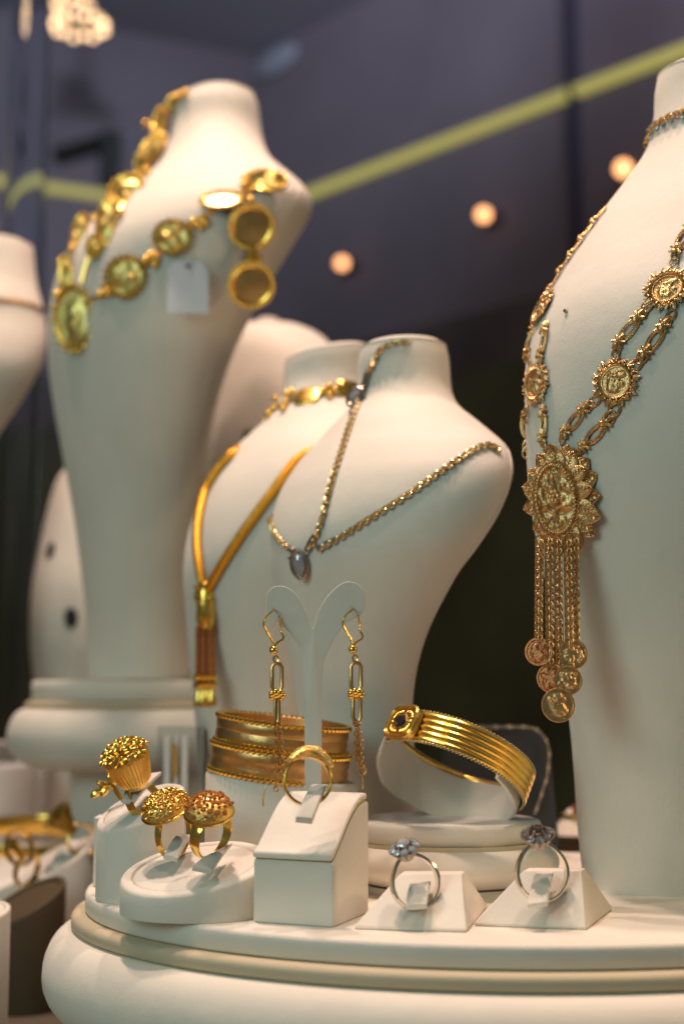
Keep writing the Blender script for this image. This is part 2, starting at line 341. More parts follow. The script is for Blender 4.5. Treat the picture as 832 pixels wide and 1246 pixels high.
# ------------------------------------------------------------------ busts
def bust(name, rows, d, yaw, zbase, label, group=None, capstep=True, tilt=0.0, holes=(), seam=True):
    th = math.radians(yaw); F = Vector((-math.sin(th), -math.cos(th), 0)); W = Vector((math.cos(th), -math.sin(th), 0))
    y0, y1 = rows[0][0], rows[-1][0]; ys = [y0 + (y1 - y0) * i / 70 for i in range(71)]
    n = 64; rings = []
    for y in ys:
        xl, xr, k, off = lerp_rows(rows, y)
        A, B = at(xl, y, d), at(xr, y, d); hw = (B.x - A.x) / 2; cx = (A.x + B.x) / 2; z = A.z
        a = hw / math.sqrt(math.cos(th) ** 2 + k * k * math.sin(th) ** 2); b = a * k
        fade = max(0.0, 1 - (y - y0) / 60.0); ring = []
        for i in range(n):
            t = 2 * math.pi * i / n; c, q = math.cos(t), math.sin(t)
            p = Vector((cx, d - off, z)) + W * (a * c) + F * (b * q); p.z += fade * tilt * (p.x - cx)
            ring.append(p)
        rings.append(ring)
    zlow = zbase + .6
    cen = sum(rings[-1], Vector()) / n
    rings.append([Vector((p.x, p.y, zlow + 2)) for p in rings[-1]])
    rings.append([Vector((p.x + (cen.x - p.x) * .02, p.y + (cen.y - p.y) * .02, zlow)) for p in rings[-1]])
    rings.reverse()
    top = rings[-1]; tc = sum(top, Vector()) / n
    def sh(f, dz): return [tc + (p - tc) * f + Vector((0, 0, dz)) for p in top]
    body = rings + [sh(.985, .9), sh(.955, 1.5)] + ([sh(.90, 1.3)])
    root = thing(name, (cen.x, cen.y, zbase), label, 'bust', group)
    mb = MB().grid(body, cap0=True, cap1=True)
    build(mb, 'body', 'suede', root, angle=75)
    cap = MB().grid([sh(.86, 1.0), sh(.86, 3.0), sh(.83, 3.6), sh(.4, 3.7)], cap0=True, cap1=True)
    build(cap, 'neck_cap', 'suede', root, angle=60)
    piping = even([Vector(p) for p in sh(.975, 1.2)] + [sh(.975, 1.2)[0]], 1.5)[:-1]
    build(MB().tube(piping, .55, 6, closed=True), 'piping', 'suede', root)
    if seam:
        sp = [rings[i][61] + (rings[i][61] - (rings[i][61] + rings[i][29]) / 2).normalized() * .05 for i in range(14, len(rings) - 16)]
        build(MB().tube(even(sp, 2.0), .32, 6), 'side_seam', 'suede', root)
    bv = BVHTree.FromPolygons([Vector(v) for v in mb.v], mb.f)
    for (hx, hy, hr) in holes:
        h = bv.ray_cast(CAM, ray(hx, hy).normalized())
        if h[0] is not None: build(MB().lathe([(hr, -.5), (hr, .25), (hr * .6, .35)], 20, mtx(h[0], h[1]), sx=.7), 'peg_hole', 'hole', root)
    return root, bv
R_rows = [(95, 800, 914, 1, 0), (112, 797, 916, 1, 0), (140, 795, 920, 1, 2), (165, 790, 930, .95, 4), (185, 784, 944, .85, 7), (210, 768, 968, .75, 10), (240, 745, 990, .66, 14), (280, 714, 1006, .60, 20), (320, 688, 1010, .58, 25), (360, 666, 1004, .58, 30), (400, 648, 994, .6, 33), (450, 635, 978, .6, 35), (500, 633, 960, .6, 36), (550, 634, 942, .6, 35), (600, 638, 926, .6, 32), (650, 646, 914, .6, 28), (700, 658, 905, .62, 23), (750, 670, 898, .65, 18), (800, 681, 893, .68, 13), (850, 690, 889, .7, 8), (900, 697, 887, .72, 4), (950, 702, 886, .75, 1), (1000, 706, 886, .78, -2), (1050, 711, 888, .8, -3), (1096, 716, 892, .8, -3)]
busts = {}
busts['R'] = bust('necklace_bust', R_rows, 590, 32, 0, 'tall cream bust wearing the big medallion necklace with coin tassels')
C_rows = [(427, 438, 543, 1, 0), (440, 435, 546, 1, 0), (470, 435, 548, 1, 1), (490, 430, 552, .95, 3), (505, 419, 560, .86, 6), (520, 403, 573, .78, 9), (540, 385, 589, .7, 13), (560, 366, 603, .64, 18), (575, 355, 608, .62, 21), (600, 341, 607, .6, 26), (640, 331, 592, .6, 31), (680, 330, 567, .62, 33), (710, 334, 545, .64, 31), (780, 348, 512, .68, 22), (850, 360, 499, .7, 12), (920, 366, 503, .72, 5), (990, 370, 513, .75, 0), (1050, 372, 520, .78, 0)]
busts['C'] = bust('necklace_bust', C_rows, 660, 48, 0, 'cream bust wearing a slim chain with a gem at its centre', tilt=.03)
L_rows = [(436, 347, 455, 1, 0), (470, 344, 455, 1, 0), (495, 336, 458, .95, 3), (520, 316, 472, .8, 9), (540, 294, 482, .72, 14), (560, 274, 490, .66, 19), (600, 249, 490, .62, 27), (650, 232, 470, .6, 33), (700, 227, 440, .62, 34), (760, 230, 405, .65, 28), (850, 236, 385, .7, 14), (950, 243, 380, .74, 4), (1040, 249, 384, .78, 0), (1170, 252, 388, .8, 0)]
busts['L'] = bust('necklace_bust', L_rows, 748, 52, TZ, 'cream bust wearing plate choker and yellow snake chain with tassel', tilt=.16)
B_rows = [(121, 220, 310, 1, 0), (130, 213, 314, 1, 0), (160, 208, 318, 1, 0), (185, 203, 324, .95, 3), (205, 194, 333, .88, 6), (225, 178, 348, .8, 10), (245, 155, 362, .72, 14), (265, 130, 375, .66, 18), (285, 108, 382, .62, 22), (300, 92, 379, .6, 26), (340, 72, 358, .6, 34), (400, 65, 322, .62, 38), (450, 66, 296, .64, 38), (500, 72, 276, .66, 34), (550, 80, 263, .68, 28), (600, 88, 254, .7, 21), (650, 95, 247, .72, 15), (700, 100, 241, .74, 9), (750, 104, 237, .76, 4), (826, 107, 232, .8, 0)]
busts['B'] = bust('necklace_bust', B_rows, 880, 55, CAMZ + 1, 'cream bust wearing the gold coin necklace with a price tag', tilt=.06)
E_rows = [(302, -48, 40, 1, 0), (330, -50, 43, 1, 1), (352, -56, 47, .9, 4), (372, -66, 53, .8, 8), (400, -80, 59, .65, 14), (430, -90, 60, .6, 20), (460, -92, 52, .6, 24), (500, -88, 28, .62, 22), (540, -82, 0, .64, 16), (600, -78, -16, .7, 8), (760, -76, -20, .75, 0), (930, -76, -20, .8, 0)]
busts['E'] = bust('necklace_bust', E_rows, 960, -15, at(0, 931, 960).z, 'cream bust with one thin chain high on its chest')
F_rows = [(394, 312, 340, 1, 0), (399, 292, 362, 1, 2), (408, 274, 382, .95, 5), (422, 260, 398, .85, 9), (450, 250, 412, .72, 16), (500, 244, 420, .66, 22), (560, 240, 420, .64, 24), (640, 246, 405, .66, 16), (740, 256, 396, .72, 6), (1000, 262, 392, .8, 0)]
busts['F'] = bust('necklace_bust', F_rows, 1010, 40, TZ, 'bare cream bust with a dark peg hole behind the plate choker', holes=((302, 533, 5.5),))
G_rows = [(565, 84, 120, 1, 0), (585, 70, 140, .8, 4), (620, 60, 160, .7, 10), (670, 50, 170, .66, 15), (720, 42, 172, .66, 18), (780, 39, 168, .7, 14), (830, 42, 160, .74, 8), (930, 48, 156, .8, 0), (1010, 50, 155, .8, 0)]
busts['G'] = bust('necklace_bust', G_rows, 1060, 30, TZ, 'low bare cream bust with two dark peg holes beside coin necklace bust', holes=((62, 670, 6.5), (87, 752, 7.5)))
# ------------------------------------------------------------------ jewellery helpers
def drape(key, px, py, off=0.0):
    bv = busts[key][1]; h = bv.ray_cast(CAM, ray(px, py).normalized())
    if h[0] is None:
        r = ray(px, py).normalized(); best = None
        for i in range(400, 1200, 6):
            q = bv.find_nearest(CAM + r * i)
            if q[0] is not None and (best is None or q[3] < best[0]): best = (q[3], CAM + r * i, q[1])
        n = best[2]; return best[1] + n * min(off, .5), n
    n = h[1] if h[1].dot(ray(px, py)) < 0 else -h[1]
    return h[0] + n * off, n
def drape_path(key, pts, off, n=60, wrap=None):
    P = spline([(x, y, 0) for x, y in pts], n); out = [drape(key, p.x, p.y, off) for p in P]
    if wrap is not None: out = [(out[0][0] + Vector(w), out[0][1]) for w in wrap] + out
    return [o[0] for o in out], [o[1] for o in out]
def link_chain(mb, path, step, lw, ll, wire, sides=5, seg=10, twist=(.5, -.5)):
    P = even(path, step)
    for i in range(len(P) - 1):
        c = (P[i] + P[i + 1]) / 2; t = (P[i + 1] - P[i]).normalized(); v = (c - CAM).normalized()
        n = (-v + t * v.dot(t)).normalized(); s = t.cross(n)
        tw = twist[i % len(twist)]; a = s * math.cos(tw) + n * math.sin(tw)
        loop = [c + t * (ll * .5 * math.cos(2 * math.pi * k / seg)) + a * (lw * .5 * math.sin(2 * math.pi * k / seg)) for k in range(seg)]
        mb.tube(loop, wire, sides, closed=True)
    return mb
def coin_mesh(name, r, t, seed, material, ring=True):
    rnd = random.Random(seed); blobs = [(rnd.uniform(-.6, .6) * r, rnd.uniform(-.6, .6) * r, rnd.uniform(.05, .12) * r, rnd.uniform(.5, 1.3)) for _ in range(34)]
    blobs += [(-.08 * r, .1 * r, .26 * r, .7), (.02 * r, -.2 * r, .2 * r, .6)]
    def h(x, y):
        q = math.hypot(x, y) / r
        if q > .98: return 0.0
        if q > .86: return t * .55 if ring else t * .1
        return max(-.2, min(1.1, sum(a * math.exp(-((x - bx) ** 2 + (y - by) ** 2) / (2 * s * s)) for bx, by, s, a in blobs) - .5)) * t * .9
    mb = MB(); seg = 56; rad = [.05, .12, .19, .26, .33, .4, .47, .54, .61, .68, .75, .82, .86, .89, .94, .97, 1.0]
    rings = [[(r * q * math.cos(2 * math.pi * k / seg), r * q * math.sin(2 * math.pi * k / seg), h(r * q * math.cos(2 * math.pi * k / seg), r * q * math.sin(2 * math.pi * k / seg))) for k in range(seg)] for q in rad]
    rings += [[(p[0], p[1], -t) for p in rings[-1]]]
    rings.reverse(); mb.grid(rings, cap0=True, cap1=True)
    for k in range(44):
        a = 2 * math.pi * k / 44; mb.ball((r * .985 * math.cos(a), r * .985 * math.sin(a), t * .1), r * .05, 5)
    return mb.mesh(name, M[material], True, angle=50)
def flat_frame(p, n): return mtx(p, n)
def brilliant(r, h=.62):
    mb = MB(); prof = [(.02, -.62), (.5, -.34), (.96, -.04), (1, 0), (.82, .17), (.55, .3), (.02, .31)]
    mb.lathe([(max(.02, a) * r, z * r) for a, z in prof], 8); return mb
def band(mb, c, axis, up, r, width, thick, seg=56, a0=0.0, a1=2 * math.pi, prof=None, rfun=None, wfun=None):
    """swept band; angle 0 points along `up`, going clockwise seen against the axis"""
    s, u, n = frame(axis, up); rings = []; full = abs(a1 - a0 - 2 * math.pi) < 1e-4
    prof = prof or [(-.5, 0), (-.42, .5), (0, .75), (.42, .5), (.5, 0), (.42, -.5), (-.42, -.5)]
    N = seg if full else seg + 1
    for i in range(N):
        t = a0 + (a1 - a0) * i / seg; d = u * math.cos(t) + s * math.sin(t); rr = rfun(t) if rfun else r; ww = wfun(t) if wfun else width
        rings.append([Vector(c) + d * (rr + q * thick) + n * (p * ww) for p, q in prof])
    return mb.grid(rings, True, full, not full, not full)
# ------------------------------------------------------------------ medallion necklace on the tall bust
root = thing('medallion_necklace', drape('R', 678, 605, 0)[0], 'antique gold medallion necklace with leaf pendant and hanging coin tassels', 'necklace')
K = 545 / FPX
med_coin = coin_mesh('medallion', 5.6, .8, 3, 'gold_rose')
pet = MB()
for k in range(18):
    a = 2 * math.pi * k / 18; mm = Matrix.Rotation(a, 4, 'Z')
    L0, L1 = 5.4, (9.8 if k % 2 else 8.6); wd2 = 1.25
    pet.add([mm @ Vector(p) for p in ((L0, -wd2 * .6, .1), (L0 + 2, -wd2, .5), (L1, 0, .1), (L0 + 2, wd2, .5), (L0, wd2 * .6, .1), (L0 + 1.6, 0, 1.1), (L0 + 2, 0, -.5))],
            [(0, 1, 5), (1, 2, 5), (2, 3, 5), (3, 4, 5), (4, 0, 5), (1, 0, 6), (2, 1, 6), (3, 2, 6), (4, 3, 6), (0, 4, 6)])
    b = a + math.pi / 18; pet.tube([(6 * math.cos(b), 6 * math.sin(b), .7), (7.6 * math.cos(b + .12), 7.6 * math.sin(b + .12), 1.0), (8.9 * math.cos(b), 8.9 * math.sin(b), .5)], .22, 5)
    pet.ball((6.7 * math.cos(b), 6.7 * math.sin(b), .8), .55, 6)
pet_me = pet.mesh('petal_rim', M['gold_rose'], True, angle=30)
rope = MB(); pth = []
for k in range(60):
    a = 2 * math.pi * k / 60; rope.tube([(5.5 * math.cos(a), 5.5 * math.sin(a), .55), (6.2 * math.cos(a + .13), 6.2 * math.sin(a + .13), .75)], .26, 4)
rope_me = rope.mesh('rope_border', M['gold_rose'], True)
def medallion(px, py, sc_=1.0, squash=1.0):
    p, n = drape('R', px, py, 1.3); m = mtx(p, n, scale=sc_, roll=random.uniform(-.4, .4))
    o = inst(med_coin, 'medallion', root, m)
    inst_on(pet_me, 'petal_rim', o, m, Matrix.Translation((0, 0, -.3))); inst_on(rope_me, 'rope_border', o, m, Matrix())
for (x, y, q) in ((812, 353, 1.06), (750, 465, 1.08), (654, 467, 1.05), (662, 374, .98)): medallion(x, y, q)
lk = MB(); lk.tube([(1.9 * math.cos(t * math.pi / 9), 4.4 * math.sin(t * math.pi / 9), 0) for t in range(18)], .48, 6, closed=True)
lk.tube([(1.25 * math.cos(t * math.pi / 8), 3.6 * math.sin(t * math.pi / 8), .2) for t in range(16)], .25, 5, closed=True)
lk_me = lk.mesh('oval_link', M['gold_rose'])
kn = MB()
for a in (.5, -.5): kn.tube([(-1.9 * math.cos(a), -1.9 * math.sin(a), .4), (0, 0, 1.1), (1.9 * math.cos(a), 1.9 * math.sin(a), .4)], .42, 6)
kn.tube([(0, -2.2, 0), (0, 0, .9), (0, 2.2, 0)], .75, 6); kn.ball((0, .9, .8), .7, 6); kn.ball((0, -.9, .8), .7, 6)
kn_me = kn.mesh('knot', M['gold_rose'])
def on_path(me, name, a, b, f0=.5, s=1.0):
    p0, n0 = drape('R', *a, .9); p1, n1 = drape('R', *b, .9); d = (p1 - p0)
    inst(me, name, root, mtx(p0.lerp(p1, f0), n0 + n1, up=d, scale=s))
rowsR = [((729, 484), (711, 499), (690, 525), (683, 540)), ((752, 493), (738, 515), (712, 542), (700, 556)), ((792, 368), (777, 388), (754, 417), (748, 436)), ((819, 380), (808, 398), (786, 430), (771, 449)), ((850, 255), (840, 275), (823, 307), (819, 325)),
         ((661, 493), (663, 503), (662, 533), (664, 548)), ((645, 494), (642, 506), (639, 537), (642, 556)), ((667, 392), (665, 402), (660, 432), (657, 444)), ((653, 392), (649, 402), (644, 432), (646, 444))]
jr = MB(); jr.tube([(1.5 * math.cos(t * math.pi / 6), 2.3 * math.sin(t * math.pi / 6), 0) for t in range(12)], .42, 5, closed=True); jr_me = jr.mesh('jump_ring', M['gold_rose'])
for e0, a, b, e1 in rowsR:
    L = math.hypot(a[0] - b[0], a[1] - b[1]) * .305
    for q in (a, b): on_path(kn_me, 'knot', q, (q[0] + (b[0] - a[0]) * .1, q[1] + (b[1] - a[1]) * .1), 0, 1.45)
    on_path(lk_me, 'oval_link', a, b, .5, min(1.2, max(.95, L / 9.0)))
    for p0, p1 in ((e0, a), (b, e1)):
        d = math.hypot(p0[0] - p1[0], p0[1] - p1[1]) * .305
        on_path(jr_me, 'jump_ring', p0, p1, .28, max(.7, d / 6.0)); on_path(jr_me, 'jump_ring', p0, p1, .72, max(.7, d / 6.0))
# the slim upper end of the strand, over the shoulder edge
for (a, b) in (((739, 252), (724, 271)), ((724, 271), (709, 292)), ((709, 292), (696, 311)), ((696, 311), (683, 331)), ((683, 331), (671, 353))):
    on_path(lk_me, 'oval_link', a, b, .5, .82); on_path(kn_me, 'knot', b, a, .0, 1.05)
# leaf pendant
pp, pn = drape('R', 685, 611, 2.0); pn = (pn + Vector((0.10, -.5, 0))).normalized(); pp = pp + Vector((0, -6.5, 0)); pm = mtx(pp, pn, scale=1.02)
leaf = MB(); nl_ = 7; sec = []
for i in range(nl_):
    t = i / (nl_ - 1); wdt = 3.5 * math.sin(math.pi * min(1, .12 + t * .88)) ** .8 + .05
    sec.append([(-wdt, t * 9, .25 - .8 * t), (-wdt * .5, t * 9, .75 - .8 * t), (0, t * 9, .3 - .8 * t), (wdt * .5, t * 9, .75 - .8 * t), (wdt, t * 9, .25 - .8 * t), (0, t * 9, -.4 - .8 * t)])
leaf.grid(sec, True, False, True, True)
for sd in (-1, 1):
    leaf.tube([(sd * (3.5 * math.sin(math.pi * min(1, .12 + t * .88)) ** .8 + .05), t * 9, .35 - .8 * t) for t in [i / 8 for i in range(9)]], .3, 5)
    for j in range(5): leaf.tube([(0, 1 + j * 1.5, .6 - .1 * j), (sd * 1.9 * math.sin(math.pi * (.2 + j * .15)), 2.2 + j * 1.55, .75 - .13 * j)], .16, 4)
leaf.tube([(0, 0, .6), (0, 9.2, -.2)], .22, 5)
leaf_me = leaf.mesh('leaf', M['gold_rose'], True, angle=35)
pend = thing  # (name kept free)
med_oval = MB(); seg = 64
rnd = random.Random(11); bl = [(rnd.uniform(-7, 7), rnd.uniform(-12, 12), rnd.uniform(.5, 1.0), rnd.uniform(.5, 1.4)) for _ in range(60)]
def hoval(x, y): return 1.1 * max(-.3, min(1.2, sum(a * math.exp(-((x - bx) ** 2 + (y - by) ** 2) / (2 * s * s)) for bx, by, s, a in bl) - .4))
rg = [[(8.2 * q * math.cos(2 * math.pi * k / seg), 13.6 * q * math.sin(2 * math.pi * k / seg), (hoval(8.2 * q * math.cos(2 * math.pi * k / seg), 13.6 * q * math.sin(2 * math.pi * k / seg)) if q < .9 else .6)) for k in range(seg)] for q in (.04, .1, .16, .22, .28, .34, .4, .46, .52, .58, .64, .7, .76, .82, .88, .92, 1.0)]
rg.append([(p[0], p[1], -1.5) for p in rg[-1]]); rg.reverse(); med_oval.grid(rg, cap0=True, cap1=True)
med_me = med_oval.mesh('leaf_pendant', M['gold_rose'], True, angle=50)
pend = inst(med_me, 'leaf_pendant', root, pm @ Matrix.Translation((-2.0, 1.0, 1.5)))
for layer, (n_, rx, ry, z, s_) in enumerate(((15, 6.4, 11.8, -1.7, 1.05), (14, 5.6, 10.8, -.6, .95))):
    for k in range(n_):
        a = 2 * math.pi * (k + .5 * layer) / n_ + random.uniform(-.08, .08); x, y = rx * math.cos(a), ry * math.sin(a)
        d = Vector((math.cos(a) * 1.15, math.sin(a), 0))
        lm = Matrix.Translation((x + 1.6, y, z)) @ Matrix.Rotation(math.atan2(d.y, d.x) - math.pi / 2, 4, 'Z') @ Matrix.Rotation(random.uniform(-.15, .2), 4, 'X') @ Matrix.Scale(s_ * random.uniform(.9, 1.08), 4)
        inst_on(leaf_me, 'leaf', pend, None, lm)
rb = MB()
for k in range(52):
    a = 2 * math.pi * k / 52; rb.ball((7.7 * math.cos(a), 12.9 * math.sin(a), 1.0), .62, 6)
for k in range(40):
    a = 2 * math.pi * k / 40; rb.tube([(8.6 * math.cos(a), 14.1 * math.sin(a), .3), (9.5 * math.cos(a + .15), 14.9 * math.sin(a + .15), .5)], .34, 5)
inst_on(rb.mesh('beaded_border', M['gold_rose']), 'beaded_border', pend, None, Matrix())
fl = MB()                                      # the raised flower at the centre
for k in range(6):
    a = 2 * math.pi * k / 6; fl.ball((1.5 * math.cos(a), 1 + 1.8 * math.sin(a), 1.0), 1.15, 8, sz=.7)
fl.ball((0, 1, 1.4), 1.1, 8); fl.tube([(0, -1, .9), (.3, -5, .9), (-.4, -9, .8)], .4, 5); fl.tube([(.3, -4, .9), (3, -2.2, .9)], .45, 5); fl.tube([(.2, -6, .9), (-3, -4.2, .9)], .45, 5); fl.tube([(0, 3, .9), (.4, 9, .8)], .4, 5)
inst_on(fl.mesh('flower', M['gold_rose']), 'flower', pend, None, Matrix.Translation((-.3, 0, .2)))
dT = pp.y - 2.5
ends = [(656, 664, 655, 778, dT), (667, 662, 669, 812, dT - 1), (678, 664, 681, 842, dT - .3), (690, 664, 693, 812, dT - 1.5), (699, 662, 700, 780, dT)]
for (x0, y0, x1, y1, D) in ends:
    mb = MB(); link_chain(mb, [at(x0, y0 - 10, D), at((x0 + x1) / 2, (y0 + y1) / 2, D - 1), at(x1, y1, D)], 1.5, 3.5, 3.0, .36, 5, 9, (.6, -.6))
    link_chain(mb, [at(x0 + 1, y0 - 6, D), at((x0 + x1) / 2 + 1, (y0 + y1) / 2, D - 1), at(x1 + 1, y1, D)], 1.6, 2.6, 2.6, .32, 5, 9, (1.2, -1.2))
    build(mb, 'tassel_chain', 'gold_rose', root, kind='stuff')
for i, (x, y, r, mt, dz) in enumerate(((655, 793, 17, 'gold_red', .6), (670, 825, 17.5, 'gold_red', 0), (697, 796, 18, 'gold_rose', -1.2), (691, 828, 17.5, 'gold_rose', -2.6), (679, 858, 20.5, 'gold_rose', -4))):
    me = coin_mesh('coin', r * K, .7, 20 + i, mt)
    o = inst(me, 'coin', root, mtx(at(x, y, dT - 1 + dz), (.15 if mt == 'gold_rose' else -.35, -1, .05), roll=random.uniform(-.5, .5)))
# choker of stones round the neck of the same bust
root2 = thing('stone_choker', drape('R', 800, 155)[0], 'gold chain choker with small clear stones round the tall bust neck', 'necklace')
P, N = drape_path('R', [(784, 178), (788, 168), (797, 156), (812, 146), (834, 138), (860, 136)], 1.2, 40); mb = MB(); link_chain(mb, P, 2.0, 3.0, 3.0, .5, 5, 9); build(mb, 'chain', 'gold_rose', root2, kind='stuff')
sm = brilliant(1.3).mesh('stone', M['diamond'], False)
for i in range(3, 40, 4): inst(sm, 'stone', root2, mtx(P[i] + N[i] * .8 - Vector((0, 0, 2.2)), N[i]))
p, n = drape('R', 689, 379, 0)
tag(build(MB().lathe([(.5, -2), (.5, .6), (1.0, .7), (1.0, 1.1), (.5, 1.4)], 10, mtx(p, n)), 'pin', 'silver_dark'), 'tiny grey pin stuck in the chest of the tall bust', 'pin')
# ------------------------------------------------------------------ gem necklace on the middle bust
root = thing('gem_necklace', drape('C', 370, 685)[0], 'slim gold curb chain with a smoky marquise gem at the throat', 'necklace')
for pts, wr in (([(494, 417), (478, 419), (464, 426), (456, 441), (447, 462), (441, 480), (432, 503), (418, 545), (404, 590), (391, 640), (379, 668)], [(8, 22, 0), (4, 10, .6)]), ([(605, 550), (599, 545), (590, 543), (573, 550), (540, 572), (495, 604), (450, 632), (415, 654), (390, 668)], [(-22, 26, 5), (-5, 14, 1)]), ([(331, 628), (332, 640), (339, 654), (352, 666), (365, 672)], [(14, 22, 6), (4, 10, 4)])):
    P, N = drape_path('C', pts, 1.0, 80, wr); mb = MB(); link_chain(mb, P, 2.1, 3.1, 3.0, .58, 5, 10, (1.0, -1.0)); build(mb, 'chain', 'gold_pale', root, kind='stuff')
def marquise(px, py, w_, h_, key, roll, gemname):
    p, n = drape(key, px, py, 2.2); n = (n + (CAM - p).normalized()).normalized(); m = mtx(p, n, roll=roll)
    mb = MB(); pts = []
    for k in range(32):
        t = 2 * math.pi * k / 32; pts.append((w_ * .5 * math.cos(t) * (1 - .35 * abs(math.sin(t)) ** 3), h_ * .5 * math.sin(t), 0))
    mb.tube([(x, y, .4) for x, y, z in pts], 1.25, 6, closed=True); mb.prism([(x * .95, y * .95) for x, y, z in pts], 1.2)
    for sd in (-1, 1):
        for j in range(3): mb.ball((sd * (w_ * .5 + 1.0 - j * .5), h_ * (.32 - .2 * j), .5), .75, 6)
    o = inst(mb.mesh('setting', M['silver_dark']), 'gem_setting', root, m)
    g = MB(); rr = [[(x * f, y * f, z) for x, y, _ in pts[::2]] for f, z in ((.92, .3), (.70, 1.5), (.38, 2.1))]; g.grid(rr, cap0=True, cap1=True)
    inst_on(g.mesh('gem', M['amethyst'], False), 'gem', o, None, Matrix())
marquise(370, 686, 7.0, 12.0, 'C', .15, 'gem'); marquise(437, 487, 6.5, 9, 'C', -.7, 'gem')
for (a, b) in (((378, 668), (386, 650)), ((392, 667), (410, 655)), ((362, 672), (350, 664)), ((446, 470), (452, 446)), ((434, 497), (428, 512))):
    p0, n0 = drape('C', *a, 1.3); p1, n1 = drape('C', *b, 1.3); mb = MB(); mb.tube([p0, p0.lerp(p1, .5) + n0 * .5, p1], [1.6, 1.3, .8], 6); mb.ball(p0 + n0 * .6, 1.5, 7); build(mb, 'clasp', 'silver_dark', root)
# ------------------------------------------------------------------ choker and snake chain on the bust behind
root = thing('plate_choker', drape('L', 375, 483)[0], 'gold choker of shiny plates joined by paired beads round neck', 'necklace')
def plate(px, py, w_, h_, key, rt, material='gold', round_=False, off=1.2):
    p, n = drape(key, px, py, off); mb = MB()
    pts = oval_pts(w_ / 2, h_ / 2, 24, 2.0 if round_ else 4.5)
    rings = [[(x * f, y * f, z) for x, y in pts] for f, z in ((.94, -.8), (1, -.3), (1, .3), (.92, .8), (.55, 1.1 if not round_ else .6))]
    mb.grid(rings, cap0=True, cap1=True); return inst(mb.mesh('plate', M[material], True, angle=35), 'plate', rt, mtx(p, n))
for (x, y, w_, h_) in ((375, 484, 13.5, 13), (423, 476, 12, 12)): plate(x, y, w_, h_, 'L', root)
bm_ = MB().ball((0, 0, 0), 2.1, 10).mesh('bead', M['gold'])
for (x, y) in ((401, 472), (401, 484), (351, 482), (350, 492), (346, 500), (333, 496), (329, 506), (339, 488), (394, 478), (408, 478), (358, 479)):
    p, n = drape('L', x, y, 1.6); inst(bm_, 'bead', root, Matrix.Translation(p))
mb = MB(); P, N = drape_path('L', [(324, 512), (333, 501), (350, 490), (375, 484), (401, 478), (440, 474)], .9, 40); mb.tube(P, .9, 6); build(mb, 'wire', 'gold', root)
root = thing('snake_necklace', drape('L', 250, 720)[0], 'thick yellow gold snake chain with knot and long tassel', 'necklace')
for pts, wr in (([(284, 556), (270, 572), (254, 598), (246, 632), (244, 662), (247, 690), (252, 716)], [(20, 24, 10), (6, 10, 5)]), ([(402, 547), (380, 553), (362, 564), (345, 586), (320, 620), (295, 655), (272, 690), (256, 718)], None)):
    P, N = drape_path('L', pts, 2.0, 60, wr); P = even(P, 1.0); rr = [2.25 + (.38 if i % 2 else -.12) for i in range(len(P))]
    build(MB().tube(P, rr, 10), 'snake_chain', 'snake', root, angle=0)
D = drape('L', 250, 725, 3)[0].y - 2
kb = MB(); a, b = at(251, 708, D), at(251, 764, D)
kb.tube([a.lerp(b, t) for t in (0, .1, .3, .6, .9, 1)], [2.8, 4.4, 5.0, 4.8, 4.4, 3.0], 14)
for i in range(26):
    t = random.random(); an = random.uniform(2.2, 5.6); c = a.lerp(b, t); kb.ball((c.x + 4.9 * math.cos(an), c.y + 4.9 * math.sin(an), c.z), random.uniform(.9, 1.7), 6)
build(kb, 'knot', 'gold', root)
for i in range(6):
    q = (i - 2.5) * 1.55; p0, p1 = at(250, 762, D), at(250, 838, D); off = Vector((q, 1.6 * (i % 2), 0))
    build(MB().tube([p0 + off, p0.lerp(p1, .5) + off * 1.03, p1 + off * 1.1], 1.0, 7), 'tassel_strand', 'gold_red', root)
kb = MB()
for i in range(14): kb.ball(at(250 + (i % 7 - 3) * 3.4, 824 + 10 * (i // 7), D - 1 + (i % 2)), 2.0, 7)
build(kb, 'tassel_beads', 'gold', root, kind='stuff')
cone = MB().lathe([(1.0, 0), (2.6, -6), (2.2, -8), (.8, -8.5)], 10).mesh('tassel_tip', M['gold'])
for i in range(4): inst(cone, 'tassel_tip', root, Matrix.Translation(at(242 + i * 5.4, 839, D - (i % 2))))
# ------------------------------------------------------------------ coin necklace on the bust on its own pedestal
root = thing('coin_necklace', drape('B', 97, 388)[0], 'bright gold necklace of framed oval coins on the raised bust', 'necklace')
KB = 880 / FPX
def relief(a, b, material):
    mb = MB(); rnd = random.Random(int(a * 97 + b * 31)); bl_ = [(rnd.uniform(-.7, .7), rnd.uniform(-.7, .7), rnd.uniform(.1, .28), rnd.uniform(.4, 1.2)) for _ in range(14)]
    R_ = [[(a * .86 * q * math.cos(2 * math.pi * k / 32), b * .86 * q * math.sin(2 * math.pi * k / 32), 1.3 * max(0, sum(h * math.exp(-((q * math.cos(2 * math.pi * k / 32) - x) ** 2 + (q * math.sin(2 * math.pi * k / 32) - y) ** 2) / (2 * s * s)) for x, y, s, h in bl_) - .3) * (q < .95)) for k in range(32)] for q in (.08, .22, .36, .5, .64, .78, .9, 1.0)]
    R_.append([(p[0], p[1], -1.0) for p in R_[-1]]); R_.reverse(); return mb.grid(R_, cap0=True, cap1=True).mesh('coin', M[material])
